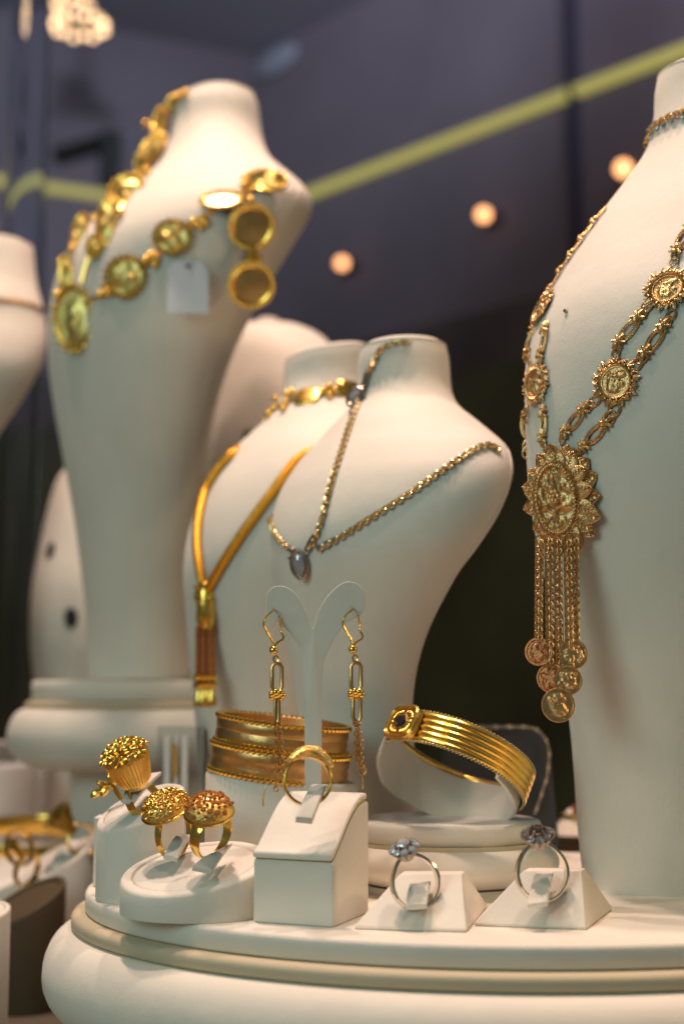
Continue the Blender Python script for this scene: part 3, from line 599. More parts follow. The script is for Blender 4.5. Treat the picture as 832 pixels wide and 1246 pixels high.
def framed(px, py, w_, h_, material='gold', inner='gold_pale', key='B', off=2.0, nrm=None, D=None, roll=0.0, beads=18):
    if D is None: p, n = drape(key, px, py, off)
    else: p, n = at(px, py, D), Vector(nrm)
    if nrm is not None: n = Vector(nrm)
    else: n = (n + (CAM - p).normalized() * .9).normalized(); p = p + n * 1.5
    a, b = w_ * KB / 2, h_ * KB / 2; m = mtx(p, n, roll=roll)
    c = MB(); pts = oval_pts(a * .8, b * .8, 28); c.grid([[(x, y, -1) for x, y in pts], [(x, y, .2) for x, y in pts], [(x * .6, y * .6, .45) for x, y in pts]], cap0=True, cap1=True)
    o = inst((relief(a, b, inner) if inner == 'gold_matte' else c.mesh('coin', M[inner])), 'coin', root, m)
    f = MB(); f.tube([(x * 1.08, y * 1.08, .3) for x, y in pts], max(1.0, a * .09), 8, closed=True)
    for k in range(beads):
        t = 2 * math.pi * k / beads; f.ball((a * .98 * math.cos(t), b * .98 * math.sin(t), .9), max(1.0, a * .13), 7)
    inst_on(f.mesh('frame', M[material]), 'frame', o, None, Matrix()); return o
for (x, y, w_, h_) in ((179, 182, 36, 58), (158, 236, 46, 42), (134, 276, 26, 60), (95, 388, 54, 78), (157, 338, 48, 46), (212, 290, 42, 38), (322, 225, 46, 26), (213, 124, 38, 22), (192, 143, 26, 30), (170, 210, 26, 24), (120, 303, 20, 26), (86, 335, 18, 44), (103, 283, 20, 42)):
    framed(x, y, w_, h_, inner='gold_matte')
key_lamp = Vector((-260, 900, 1400)); pcoin = drape('B', 270, 249)[0]
hn = ((key_lamp - pcoin).normalized() + (CAM - pcoin).normalized()).normalized()
framed(270, 249, 46, 34, inner='gold_pale', off=4, nrm=hn)
Dd = drape('B', 306, 276, 5)[0].y - 3
framed(306, 276, 48, 48, D=Dd, nrm=(.1, -1, -.35), inner='gold_brushed', beads=26); framed(306, 347, 48, 48, D=Dd - 1, nrm=(.05, -1, -.40), inner='gold_brushed', beads=26)
cb = MB().ball((0, 0, 0), 2.6, 8).mesh('bead', M['gold'])
for (x, y) in ((186, 150), (194, 158), (176, 150), (171, 213), (182, 213), (146, 250), (150, 262), (122, 305), (126, 360), (132, 350), (135, 358), (180, 318), (190, 322), (186, 312), (192, 314), (236, 272), (246, 268), (243, 277), (250, 272), (296, 230), (298, 222), (303, 246), (310, 312), (300, 312), (306, 318), (75, 360), (78, 320), (92, 305), (113, 264), (220, 120), (228, 116)):
    p, n = drape('B', x, y, 2.5); inst(cb, 'bead', root, Matrix.Translation(p))
mb = MB(); P, N = drape_path('B', [(230, 116), (207, 127), (186, 152), (176, 205), (158, 240), (134, 280), (112, 312), (102, 345)], 1.4, 40); mb.tube(P, 1.0, 6)
P, N = drape_path('B', [(112, 265), (95, 292), (82, 325), (78, 355), (88, 372)], 1.4, 30); mb.tube(P, 1.0, 6)
P, N = drape_path('B', [(105, 370), (157, 340), (212, 292), (268, 252), (322, 226), (345, 228)], 1.4, 40); mb.tube(P, 1.0, 6)
mb.tube([at(306, 246, Dd), at(306, 256, Dd)], 1.2, 6); mb.tube([at(304, 300, Dd), at(304, 326, Dd)], 1.2, 6); mb.tube([at(310, 300, Dd), at(310, 326, Dd)], 1.2, 6)
build(mb, 'wire', 'gold', root)
p, n = drape('B', 229, 348, 7); mb = MB(); k = KB
mb.prism([(-22 * k, -30 * k), (22 * k, -30 * k), (22 * k, 18 * k), (14 * k, 29 * k), (-14 * k, 29 * k), (-22 * k, 18 * k)], .6, mtx(p, (.12, -1, .05)))
o = tag(build(mb, 'price_tag', 'paper', smooth=False), 'blank pale blue paper price tag hanging from the coin necklace', 'tag')
q1 = at(229, 321, p.y - 1); mb = MB(); mb.tube([q1, at(232, 300, p.y), at(233, 282, p.y + 3)], .35, 5); build(mb, 'string', 'white_plain', o)
build(MB().lathe([(1.2, 0), (1.2, .4)], 12, mtx(at(229, 324, p.y - 1.2), (0, -1, 0))), 'punch_hole', 'hole', o)
root = thing('thin_chain', drape('E', 30, 371)[0], 'thin gold chain on the small bust by the glass post', 'necklace')
P, N = drape_path('E', [(-20, 366), (5, 366), (30, 369), (52, 378)], .8, 30); mb = MB(); link_chain(mb, P, 2.2, 3, 3.2, .6, 5, 8); build(mb, 'chain', 'gold_brushed', root, kind='stuff')
# ------------------------------------------------------------------ ring stands on the broad pedestal
def wedge_stand(fl, fr, br, tl, tr, dtop, label):
    FL, FR, BR = ground(*fl), ground(*fr), ground(*br); BL = FL + (BR - FR); TL, TR = at(*tl, dtop), at(*tr, dtop); zt = TL.z; TR.z = zt
    side = (BR - FR).normalized(); TLb, TRb = TL + side * 7, TR + side * 7
    root = thing('ring_stand', (FL + FR + BR + BL) / 4, label, 'ring stand', 'wedge ring stands')
    lip = 1.1; mb = MB(); z0 = .1
    L = [[Vector((p.x, p.y, z0)) for p in (FL, FR, BR, BL)], [Vector((p.x, p.y, lip)) for p in (FL, FR, BR, BL)], [TL, TR, TRb, TLb]]
    mb.grid(L, cap0=True, cap1=True); build(mb, 'wedge', 'suede', root, bevel=.8, angle=30)
    return root, (FL, FR, TL, TR)
def on_wedge(c, u, v):
    FL, FR, TL, TR = c; a = FL.lerp(FR, u); b = TL.lerp(TR, u); a = Vector((a.x, a.y, 1.1)); return a.lerp(b, v)
wA, cA = wedge_stand((431, 1131), (567, 1135), (592, 1104), (487, 1063), (561, 1063), 506, 'cream wedge stand holding the white gold ring with pale diamond cluster')
wB, cB = wedge_stand((576, 1127), (713, 1132), (744, 1107), (637, 1059), (706, 1060), 506, 'cream wedge stand holding the white gold ring with dark diamond cluster')
def flap(pts_top, pts_bot, thick, root, material='suede'):
    """padded ring-holding flap: a bent strip from pts_bot (left, right) to pts_top (left, right)"""
    a, b = [Vector(p) for p in pts_bot]; c, d = [Vector(p) for p in pts_top]; n = (b - a).cross(c - a).normalized()
    if n.y > 0: n = -n
    mb = MB(); rings = []
    for i in range(7):
        t = i / 6; l, r = a.lerp(c, t), b.lerp(d, t); bow = n * (1.2 * math.sin(math.pi * t)); rings.append([l + bow + n * thick, r + bow + n * thick, r + bow - n * thick, l + bow - n * thick])
    mb.grid(rings, True, False, True, True); return build(mb, 'holding_flap', material, root, bevel=.5, angle=30)
def cluster(root, c, up, side, scale, gem_mat, centre_mat, n=9, rr=3.6):
    """flower cluster: one large stone ringed by small ones on claws"""
    up = Vector(up).normalized(); m = mtx(c, up, side, scale=scale)
    base = MB(); base.lathe([(1.6, -3.2), (2.6, -1.8), (3.6, -.4), (4.2, .1)], 24)
    for k in range(n):
        a = 2 * math.pi * k / n
        for da in (-.2, .2): base.tube([(2.2 * math.cos(a), 2.2 * math.sin(a), -2.4), ((rr + 1.0) * math.cos(a + da), (rr + 1.0) * math.sin(a + da), .9)], .26, 5)
    for k in range(6):
        a = 2 * math.pi * (k + .5) / 6; base.tube([(1.8 * math.cos(a), 1.8 * math.sin(a), -1), (2.25 * math.cos(a), 2.25 * math.sin(a), 2.6)], .24, 5)
    o = inst(base.mesh('ring_head', M['silver_dark']), 'ring_head', root, m)
    g = brilliant(1.25).mesh('small_stone', M[gem_mat], False)
    for k in range(n):
        a = 2 * math.pi * k / n
        inst_on(g, 'small_stone', o, None, Matrix.Translation((rr * math.cos(a), rr * math.sin(a), .9)) @ Matrix.Rotation(.5, 4, Vector((-math.sin(a), math.cos(a), 0))))
    inst_on(brilliant(2.3).mesh('large_stone', M[centre_mat], False), 'large_stone', o, None, Matrix.Translation((0, 0, 2.2)))
def solitaire(cpx, cpy, rpx, D, head, axis, label, gem, centre, s):
    c = at(cpx, cpy, D); hd = at(*head, D - 1.0); up = (hd - c); r = rpx * pxmm(D)
    root = thing('diamond_ring', at(cpx, cpy + rpx, D), label, 'ring', None)
    mb = MB(); band(mb, c, axis, up, r - .8, 3.0, 1.0, 64, rfun=lambda t: r - .6 + 1.2 * max(0, math.cos(t)) ** 6, wfun=lambda t: 3.0 - 1.1 * max(0, math.cos(t)))
    build(mb, 'band', 'silver', root)
    cluster(root, c + up.normalized() * (r + 2.6), up.normalized() + Vector((0, -.30, .0)), (1, 0, 0), s, gem, centre)
solitaire(505, 1074, 32, 497, (493, 1036), (.42, -1, .10), 'thin white gold ring with pale blue diamond cluster on wedge stand', 'diamond', 'diamond', 1.2)
solitaire(659, 1062, 34, 499, (655, 1025), (.30, -1, .06), 'thin gold ring with dark smoky diamond cluster on wedge stand', 'diamond_dark', 'dark_gem', 1.3)
p = [at(497, 1107, 489), at(520, 1106, 489), at(512, 1085, 499), at(528, 1083, 499)]
flap((at(499, 1076, 501), at(524, 1074, 501)), (at(493, 1105, 489), at(519, 1104, 489)), 1.0, wA)
flap((at(651, 1063, 503), at(673, 1063, 503)), (at(641, 1104, 489), at(666, 1101, 489)), 1.0, wB)
# --- box stand with ramped cushion
ph = math.radians(22); fx = Vector((math.cos(ph), -math.sin(ph), 0)); fy = Vector((math.sin(ph), math.cos(ph), 0))
FRp = ground(405, 1129); Wb, Db = 30.0, 34.0; O = FRp - fx * Wb
bs = thing('ring_stand', O + fx * Wb / 2 + fy * Db / 2, 'square cream box stand with ramped cushion holding twisted gold ring', 'ring stand')
def ramp(u): return 24.2 + 18.5 * (math.sin(max(0, min(1, u * 1.06)) * math.pi / 2) ** 1.25)
def ramp_solid(mb, u0, u1, x0, x1, lo, hi, n=16):
    rings = []
    for i in range(n + 1):
        u = u0 + (u1 - u0) * i / n; a = O + fx * x0 + fy * (u * Db); b = O + fx * x1 + fy * (u * Db); zl, zh = lo(u), hi(u)
        rings.append([Vector((a.x, a.y, zl)), Vector((b.x, b.y, zl)), Vector((b.x, b.y, zh)), Vector((a.x, a.y, zh))])
    return mb.grid(rings, True, False, True, True)
build(ramp_solid(MB(), 0, 1, 0, Wb, lambda u: .1, lambda u: ramp(u) - 3.0), 'box', 'suede', bs, bevel=.6, angle=25)
build(ramp_solid(MB(), .02, .97, .8, Wb - .8, lambda u: ramp(u) - 3.0, lambda u: ramp(u) - 2.3), 'gold_edging', 'gold', bs, angle=25)
build(ramp_solid(MB(), -.02, .985, -.2, Wb - .3, lambda u: ramp(u) - 2.3, lambda u: ramp(u) + .2), 'cushion', 'suede', bs, bevel=.9, angle=25)
cr = at(374, 950, 500)
flap((at(379, 957, 505), at(398, 957, 505)), (at(359, 998, 492), at(380, 1000, 492)), 1.4, bs)
root = thing('gold_ring', at(374, 985, 500), 'gold ring with twisted knot top on the square box stand', 'ring')
r = 31 * pxmm(500); upv = at(380, 915, 500) - cr; mb = MB()
band(mb, cr, (.25, -1, .15), upv, r - .8, 2.6, .9, 64, .75, 2 * math.pi - .75); build(mb, 'band', 'gold', root)
s_, u_, n_ = frame((.25, -1, .15), upv)
for j, (w0, w1) in enumerate(((-3.4, 3.4), (3.4, -3.4), (-.4, .8))):
    P = []
    for i in range(19):
        t = -.9 + 1.8 * i / 18; lift = (.5 + .9 * (j == 0)) * math.cos(t * 1.6)
        P.append(cr + (u_ * math.cos(t) + s_ * math.sin(t)) * (r + lift) + n_ * (w0 + (w1 - w0) * (i / 18)))
    build(MB().tube(P, [.8 + 1.05 * math.sin(math.pi * i / 18) for i in range(19)], 8), 'twisted_strand', 'gold_fine', root)
# --- tilted oval and round stands
def tilted_stand(name, cx, cy, a, b, zc, gx, gy, zb, label, rot=0.0, material='suede', pad=True, group='cream slanted ring stands'):
    root = thing(name, (cx, cy, zb), label, 'ring stand', group); n = 56
    def ring(f, top, dz=0.0, z=None):
        out = []
        for k in range(n):
            t = 2 * math.pi * k / n; x, y = a * f * math.cos(t), b * f * math.sin(t); c, s = math.cos(rot), math.sin(rot); X, Y = x * c - y * s, x * s + y * c
            out.append(Vector((cx + X, cy + Y, (zc + gx * X + gy * Y + dz) if top else z)))
        return out
    build(MB().grid([ring(.99, False, z=zb + .1), ring(1, False, z=zb + 1), ring(1, True, -1.2), ring(.985, True, -.4), ring(.955, True, 0), ring(.86, True, 0), ring(.845, True, -.6), ring(.84, True, -1.6)], cap0=True, cap1=True), 'base', material, root, angle=50)
    if pad: build(MB().grid([ring(.825, True, -1.5), ring(.825, True, -.7), ring(.80, True, -.1), ring(.5, True, .25), ring(.1, True, .3)], cap0=True, cap1=True), 'cushion', material, root, angle=60)
    return root, (lambda x, y: zc + gx * (x - cx) + gy * (y - cy))
o1 = ground(243, 1105, 0)
oc = Vector(((243 - 416) * pxmm(528), 528, 0))
st1, f1 = tilted_stand('ring_stand', oc.x, oc.y, 27, 24, 16.5, .13, .26, 0, 'low slanted oval cream stand holding two domed cocktail rings')
tcx = (178 - 416) * pxmm(566)
st2, f2 = tilted_stand('ring_stand', tcx, 566, 17, 19, 35, .32, .30, 0, 'tall slanted round cream stand holding the filigree crown ring')
p = at(123, 1045, 598); mb = MB(); mb.box(p.x - 2.5, p.x + 9, 594, 606, .1, 28); tag(build(mb, 'small_block', 'suede', smooth=False, bevel=.6), 'small cream block tucked behind the tall slanted ring stand', 'block')
# domed cocktail rings
def dome_ring(c, axis, up, r, hw, hl, hh, gmat, fill, label, nstones, width=4.2):
    root = thing('cocktail_ring', Vector(c) - Vector(up).normalized() * r, label, 'ring'); mb = MB()
    band(mb, c, axis, up, r, width, .7, 56, .45, 2 * math.pi - .45, wfun=lambda t: width * (1 + .35 * math.cos(t))); build(mb, 'band', 'gold', root)
    s, u, n = frame(axis, up); hc = Vector(c) + u * (r + .4); m = mtx(hc, u, n)
    d = MB(); prof = [(.25, -.9), (.9, -.7), (1.0, -.2), (1.0, .2), (.9, .55), (.7, .8), (.4, .95), (.05, 1.0)]
    d.lathe([(a, z * hh if z > 0 else z * 2) for a, z in prof], 36, sx=hw, sy=hl); ho = inst(d.mesh('ring_head', M['gold_fine']), 'ring_head', root, m)
    fil = MB(); rnd = random.Random(hash(label) % 1000 if False else len(label))
    for i in range(nstones):
        a = i * 2.399963; q = math.sqrt((i + .5) / nstones) * .97; x, y = hw * q * math.cos(a), hl * q * math.sin(a); z = hh * math.sqrt(max(0, 1 - q ** 2.4)) * 1.0
        nn = Vector((x / hw ** 2, y / hl ** 2, max(.02, z) / hh ** 2)).normalized(); lm = mtx(Vector((x, y, z)) + nn * .1, nn, (0, 1, 0), roll=rnd.uniform(0, 6))
        if fill == 'curl':
            R0 = 1.15
            fil.tube([lm @ Vector((R0 * math.cos(t) * (1 - t / 9), R0 * math.sin(t) * (1 - t / 9), .15 + .05 * t)) for t in [j * .8 for j in range(10)]], .27, 4)
            fil.ball(lm @ Vector((0, 0, .3)), .3, 5)
        else:
            if i % 2: fil.add([lm @ Vector(v) for v in brilliant(1.15).v], brilliant(1.15).f)
            else: fil.ball(lm @ Vector((0, 0, .3)), .75, 5)
    inst_on(fil.mesh('filigree', M[gmat], fill == 'curl'), 'filigree', ho, None, Matrix()).__setitem__('kind', 'stuff')
    rim = MB(); rim.tube([(hw * 1.0 * math.cos(t * math.pi / 24), hl * 1.0 * math.sin(t * math.pi / 24), -.1) for t in range(48)], .5, 6, closed=True); inst_on(rim.mesh('rim', M['gold']), 'rim', ho, None, Matrix())
    return root
u5 = Vector((-.05, -.50, 1)).normalized(); c5 = at(255, 990, 514) - u5 * 8.6; dome_ring(c5, (.85, -.62, -.25), u5, 8.6, 8.6, 8.8, 6.2, 'amber', 'stone', 'gold cocktail ring with dome of amber and clear stones', 60, 4.6)
u4 = Vector((-.28, -.42, 1)).normalized(); c4 = at(203, 987, 532) - u4 * 9.2; dome_ring(c4, (.9, -.55, .02), u4, 9.2, 9.5, 8.8, 6.6, 'gold', 'curl', 'gold cocktail ring with yellow filigree dome on low oval stand', 70, 2.6)
g5 = MB()
for (x, y) in ((244, 985), (262, 978), (276, 985), (252, 992), (233, 980), (268, 996), (282, 982)):
    pass
flap((at(262, 1040, 520), at(283, 1027, 528)), (at(233, 1057, 508), at(258, 1062, 508)), 1.0, st1)
flap((at(215, 1018, 540), at(233, 1018, 540)), (at(199, 1043, 522), at(216, 1047, 522)), 1.0, st1)
# crown ring on the tall stand
root = thing('crown_ring', at(170, 972, 566), 'gold filigree crown ring with wire flowers on the tall stand', 'ring')
hc = at(168, 956, 560); hu = (at(150, 908, 556) - hc).normalized(); hu = (hu + Vector((0, -.25, 0))).normalized(); m = mtx(hc, hu, (0, -1, 0), scale=1.12)
cn = MB(); cn.lathe([(3.8, 0), (5.4, 2.4), (6.8, 7), (7.8, 12), (7.9, 13.4), (6.6, 15.2), (3.4, 16.4), (.5, 16.8)], 40)
ho = inst(cn.mesh('ring_head', M['gold_fine']), 'ring_head', root, m)
rib = MB()
for k in range(36):
    a = 2 * math.pi * k / 36; rib.tube([(5.5 * math.cos(a), 5.5 * math.sin(a), 2.4), (6.9 * math.cos(a), 6.9 * math.sin(a), 7), (7.9 * math.cos(a), 7.9 * math.sin(a), 12.4)], .26, 4)
inst_on(rib.mesh('wire_ribs', M['gold']), 'wire_ribs', ho, None, Matrix()).__setitem__('kind', 'stuff')
flw = MB()
for k in range(6):
    a = 2 * math.pi * k / 6
    for rad in (2.1, 1.5, .9): flw.tube([(2.1 * math.cos(a) + rad * .95 * math.cos(t * math.pi / 6) * math.cos(a) - rad * .6 * math.sin(t * math.pi / 6) * math.sin(a), 2.1 * math.sin(a) + rad * .95 * math.cos(t * math.pi / 6) * math.sin(a) + rad * .6 * math.sin(t * math.pi / 6) * math.cos(a), .4) for t in range(12)], .22, 4, closed=True)
flw.ball((0, 0, .6), .8, 6); flw_me = flw.mesh('wire_flower', M['gold'])
for k in range(6):
    a = 2 * math.pi * k / 6 + .3; nn = Vector((math.cos(a) * .8, math.sin(a) * .8, 1)).normalized(); inst_on(flw_me, 'wire_flower', ho, None, mtx((5.9 * math.cos(a), 5.9 * math.sin(a), 15.2), nn, (0, 1, 0), scale=.95))
inst_on(flw_me, 'wire_flower', ho, None, mtx((0, 0, 17.0), (0, 0, 1), (0, 1, 0), scale=1.1))
mb = MB(); band(mb, hc - hu * 7.5, (.75, -.6, .55), hu, 8.2, 4.0, .7, 48); build(mb, 'band', 'gold', root)
flap((at(176, 944, 575), at(197, 941, 575)), (at(148, 975, 556), at(163, 978, 556)), 1.0, st2)
root = thing('branch_ring', at(140, 975, 580), 'thin gold ring with small leaf sprigs behind the crown ring', 'ring')
mb = MB(); D = 574
mb.tube(spline([at(151, 975, D), at(143, 965, D), at(137, 952, D), at(143, 946, D), at(150, 950, D)], 20), 1.0, 7); build(mb, 'band', 'gold', root)
lf = MB(); lf.ball((0, 0, 0), 1.0, 8); lf_me = MB().ball((0, 0, 0), 1.5, 8, sz=2.0).mesh('leaf', M['gold'])
mb = MB(); mb.tube(spline([at(138, 953, D), at(128, 957, D), at(116, 966, D)], 10), .7, 6); build(mb, 'stem', 'gold', root)
for (x, y, dx, dz) in ((118, 965, -1, -.7), (126, 955, -1, .4), (128, 962, -.6, -1), (136, 949, -.6, 1), (144, 944, .6, 1)): inst(lf_me, 'leaf', root, mtx(at(x, y, D), (dx, -.2, dz), (0, 1, 0)))
# ------------------------------------------------------------------ stacked bangles on a drum
DB = 588; bx = (344 - 416) * pxmm(DB); kx = pxmm(DB)
root = thing('bangle_drum', (bx, DB, 0), 'plain cream drum under the stacked gold bangles', 'drum')
ztop = at(344, 945, DB).z; tl = -.13
n = 56
def dring(r, z, tilt): return [Vector((bx + r * math.cos(2 * math.pi * k / n), DB + r * .9 * math.sin(2 * math.pi * k / n), z + tilt * r * math.cos(2 * math.pi * k / n))) for k in range(n)]
build(MB().grid([dring(30.4, .1, 0), dring(30.8, 1, 0), dring(30.8, ztop - 1.2, -.08), dring(30.3, ztop - .3, -.08), dring(29, ztop, -.08)], cap0=True, cap1=True), 'drum', 'suede', root, angle=50)
axis = Vector((.12, -.04, 1)).normalized()
def wide_bangle(zc, r, h, label, off, topb=True):
    c = Vector((bx + off, DB, zc)); root = thing('wide_bangle', c - axis * h / 2, label, 'bangle', None)
    prof = [(-.5, 0), (-.44, .3), (-.2, .55), (0, .25), (.06, .5), (.3, .55), (.44, .3), (.5, 0), (.46, -.5), (-.46, -.5)]
    mb = MB(); band(mb, c, axis, (0, -1, 0), r, h, 1.5, 90, prof=prof); build(mb, 'band', 'gold_brushed', root)
    s, u, nn = frame(axis, (0, -1, 0))
    for sg in (-1, 1):
        if sg > 0 and not topb: continue
        br = MB()
        for k in range(72):
            t = 2 * math.pi * k / 72; br.ball(c + (u * math.cos(t) + s * math.sin(t)) * (r + .5) + nn * (sg * h * .45), 1.25, 7)
        build(br, 'beaded_edge', 'gold', root, kind='stuff')
    return root
wide_bangle(ztop + 6.0, 27.6, 11.6, 'wide brushed gold bangle with beaded edges, lower of the stack', -.8)
wide_bangle(ztop + 17.4, 26.4, 11.0, 'wide brushed gold bangle with beaded edges, upper of the stack', .2)
# ------------------------------------------------------------------ earring stand
DE = 545; ke = pxmm(DE)
ebase = Vector(((381 - 416) * ke, DE, 0)); root = thing('earring_stand', ebase, 'pale forked earring stand with two curling arms', 'earring stand')
outl = [(324, 727), (328, 719), (337, 713.5), (351, 716), (364, 728), (373, 746), (380.5, 765), (387, 744), (401, 723), (419, 709), (435, 711.5), (443, 724), (443, 741), (437, 750), (426, 755), (414, 766), (402, 786), (394, 806), (391.5, 830), (391, 960), (391, 1082), (371, 1082), (371, 960), (370, 830), (368, 798), (362, 784), (350, 768), (338, 757), (328, 752), (324, 744)]
top_part = spline([(x, y, 0) for x, y in outl[:19]], 70); rest = [Vector((x, y, 0)) for x, y in outl[19:23]]; lft = spline([(x, y, 0) for x, y in outl[23:] + [outl[0]]], 24)[:-1]
pts3 = top_part + rest + lft
def earpt(p, dy):                          # the arms bend gently towards the front
    fwd = 10 * max(0, (800 - p.y) / 90) ** 1.5 * .6
    q = at(p.x, p.y, DE); return Vector((q.x, q.y - fwd * .5 + dy, max(q.z, .2)))
mb = MB(); A = [earpt(p, 0) for p in pts3]; Bk = [earpt(p, 2.2) for p in pts3]; mb.grid([Bk, A], True, False, True, True)
build(mb, 'forked_panel', 'suede', root, smooth=False, bevel=.25)
build(MB().box(ebase.x - 13, ebase.x + 13, DE - 9, DE + 11, .1, 3), 'foot', 'suede', root, smooth=False, bevel=.6)
def earring(hx, hy, label, tail):
    D = DE - 5; P = lambda x, y, d=0: at(hx + x, hy + y, D + d)
    root = thing('drop_earring', P(2, 130), label, 'earring', 'pair of drop earrings')
    mb = MB(); mb.tube(spline([P(0, 0, 3), P(-1, 3, -1), P(-8, 10, -2), P(-11, 19, -2), P(-6, 30, -1), P(-2, 36, 0), P(1, 46, 0)], 26), .42, 6)
    mb.tube(spline([P(1, 46), P(6, 41), P(12, 37), P(13, 33), P(10, 27), P(10, 20, 2), P(6, 3, 5)], 26), .42, 6); build(mb, 'ear_wire', 'gold', root)
    mb = MB(); mb.ball(P(1, 50), 1.7, 10); build(mb, 'bead', 'gold', root)
    mb = MB(); mb.tube([P(4 + 3 * math.cos(t * math.pi / 5), 61 + 4 * math.sin(t * math.pi / 5)) for t in range(10)], .4, 5, closed=True); build(mb, 'jump_ring', 'gold', root)
    def clip(y0, y1, wd_, dx, nm):
        pts = [P(dx - wd_, y0 + 5), P(dx - wd_ * .6, y0 + 1), P(dx, y0), P(dx + wd_ * .6, y0 + 1), P(dx + wd_, y0 + 5), P(dx + wd_, y1 - 5), P(dx + wd_ * .6, y1 - 1), P(dx, y1), P(dx - wd_ * .6, y1 - 1), P(dx - wd_, y1 - 5)]
        build(MB().tube(pts, .75, 8, closed=True), nm, 'gold_brushed', root)
    clip(66, 100, 6, 5, 'link'); 
    kb = MB()
    for a in range(7):
        t = 2 * math.pi * a / 7; kb.ball(P(5 + 6.5 * math.cos(t), 105 + 4 * math.sin(t), -1 + 2 * math.sin(t)), 1.35, 8)
    kb.ball(P(5, 104, -1.5), 1.6, 8); build(kb, 'ball_cluster', 'gold', root)
    clip(106, 138, 4.5 if tail else 2.2, 5 + (tail * 1), 'link')
    for (x0, x1, y1) in ((5, 4, 222 if not tail else 185), (7, 12, 205 if not tail else 196), (4, 9, 190)):
        c = MB(); link_chain(c, [P(x0, 138), P((x0 + x1) / 2 + 1, 165), P(x1, y1)], 1.6, 1.7, 2.2, .28, 4, 8, (0, 1.5)); build(c, 'fine_chain', 'gold_brushed', root, kind='stuff')
    mb = MB(); mb.tube([P(13 + 4 * math.cos(t * math.pi / 6), 198 + 4.5 * math.sin(t * math.pi / 6)) for t in range(12)], .4, 5, closed=True)
    if tail: build(mb, 'end_ring', 'gold_brushed', root)
    mb = MB(); q = [P(-8, 215), P(-12, 228), P(-12, 240)] if not tail else [P(12, 203), P(14, 212), P(13, 220)]
    mb.tube(q, .35, 5); build(mb, 'wire_end', 'gold_brushed', root)
earring(332, 741, 'gold drop earring hanging in front of the stacked bangles', 0)
earring(428, 740, 'gold drop earring hanging clear of the stacked bangles with ring ending', 1)
# ------------------------------------------------------------------ striped bangle and its strap on the small pedestal
DG = 586; kg = pxmm(DG); gc = at(556, 928, DG)
tilt = math.radians(24); ax = Vector((math.sin(tilt), .36, math.cos(tilt))).normalized(); upg = Vector((0, 1, 0))
root = thing('striped_bangle', at(600, 990, DG), 'gold bangle with five ribbed rows and square jewelled buckle', 'bangle')
RG = 30.5; WG = 13.0
prof = []
for i in range(5):
    for q, h in ((.0, .1), (.25, .62), (.5, .8), (.75, .62)): prof.append((-.5 + (i + q) / 5, h))
prof += [(.5, .1), (.5, -.35)]
inner = []
for i in range(5):
    for q, h in ((.0, -.35), (.25, -.75), (.5, -.9), (.75, -.75)): inner.append((.5 - (i + q) / 5, h))
prof += inner[1:] + [(-.5, -.35)]
mb = MB(); band(mb, gc, ax, upg, RG, WG, 1.1, 120, prof=prof); build(mb, 'band', 'gold', root, angle=28)
s, u, nn = frame(ax, upg)
mb = MB()
for sg in (-1, 1):
    for k in range(120):
        t = 2 * math.pi * k / 120; d = u * math.cos(t) + s * math.sin(t); mb.ball(gc + d * RG + nn * (sg * WG * .5), .75, 5)
build(mb, 'milled_edge', 'gold_pale', root, kind='stuff')
def proj(p):
    q = p - CAM; z = q.dot(FW); return CX + FPX * q.x / z, CY - FPX * q.dot(UP) / z
cand = []
for k in range(360):
    t = 2 * math.pi * k / 360; d = u * math.cos(t) + s * math.sin(t)
    if d.y < .25:
        x, y = proj(gc + d * (RG + 1.4)); cand.append(((x - 492) ** 2 + (y - 888) ** 2, t))
tb = min(cand)[1]; dq = u * math.cos(tb) + s * math.sin(tb); bc = gc + dq * (RG + 2.6); bn = dq
bk = MB(); bk.prism(oval_pts(8.2, 7.0, 32, 4.0), 2.4); bo = inst(bk.mesh('buckle', M['gold_fine'], False), 'buckle', root, mtx(bc, bn, nn))
fr = MB(); fr.tube([(x, y, .3) for x, y in oval_pts(7.7, 6.5, 32, 4.0)], 1.0, 6, closed=True); [fr.ball((x, y, .5), .6, 5) for x, y in oval_pts(5.6, 4.4, 22, 3.0)]; inst_on(fr.mesh('buckle_frame', M['gold']), 'buckle_frame', bo, None, Matrix())
dm = MB(); dm.add([(-5.5, 0, .2), (0, -4.2, .2), (5.5, 0, .2), (0, 4.2, .2), (0, 0, .9)], [(0, 1, 4), (1, 2, 4), (2, 3, 4), (3, 0, 4)]); inst_on(dm.mesh('diamond_panel', M['gold_fine'], False), 'diamond_panel', bo, None, Matrix())
inst_on(brilliant(3.0).mesh('dark_stone', M['dark_gem'], False), 'dark_stone', bo, None, Matrix.Translation((0, 0, 1.3)))
root = thing('bangle_holder', (gc.x, DG, 27.5), 'white curled strap holder inside the striped gold bangle', 'bangle holder')
front = min([2 * math.pi * k / 180 for k in range(180)], key=lambda t: -(u * math.cos(t) + s * math.sin(t)).y)
right = min([2 * math.pi * k / 180 for k in range(180)], key=lambda t: -(u * math.cos(t) + s * math.sin(t)).x)
sgn = 1 if ((right - front + math.pi) % (2 * math.pi) - math.pi) > 0 else -1
c2 = gc - nn * 6.5
N = 60; rings = []
for i in range(N + 1):
    t = i / N; ang = front + sgn * (-1.75 + t * 4.3); rr = 28.2 + 3.0 * max(0, 1 - t / .12) - 3.0 * max(0, (t - .8) / .2); lift = 5.0 * max(0, (t - .45) / .55); wv = 20 * (1 - .5 * max(0, (t - .55) / .45)) * min(1, .5 + t * 3)
    d = u * math.cos(ang) + s * math.sin(ang); c = c2 + nn * lift
    rings.append([c + d * (rr + .8) + nn * (-wv / 2), c + d * (rr + .8) + nn * (wv / 2), c + d * (rr - .8) + nn * (wv / 2), c + d * (rr - .8) + nn * (-wv / 2)])
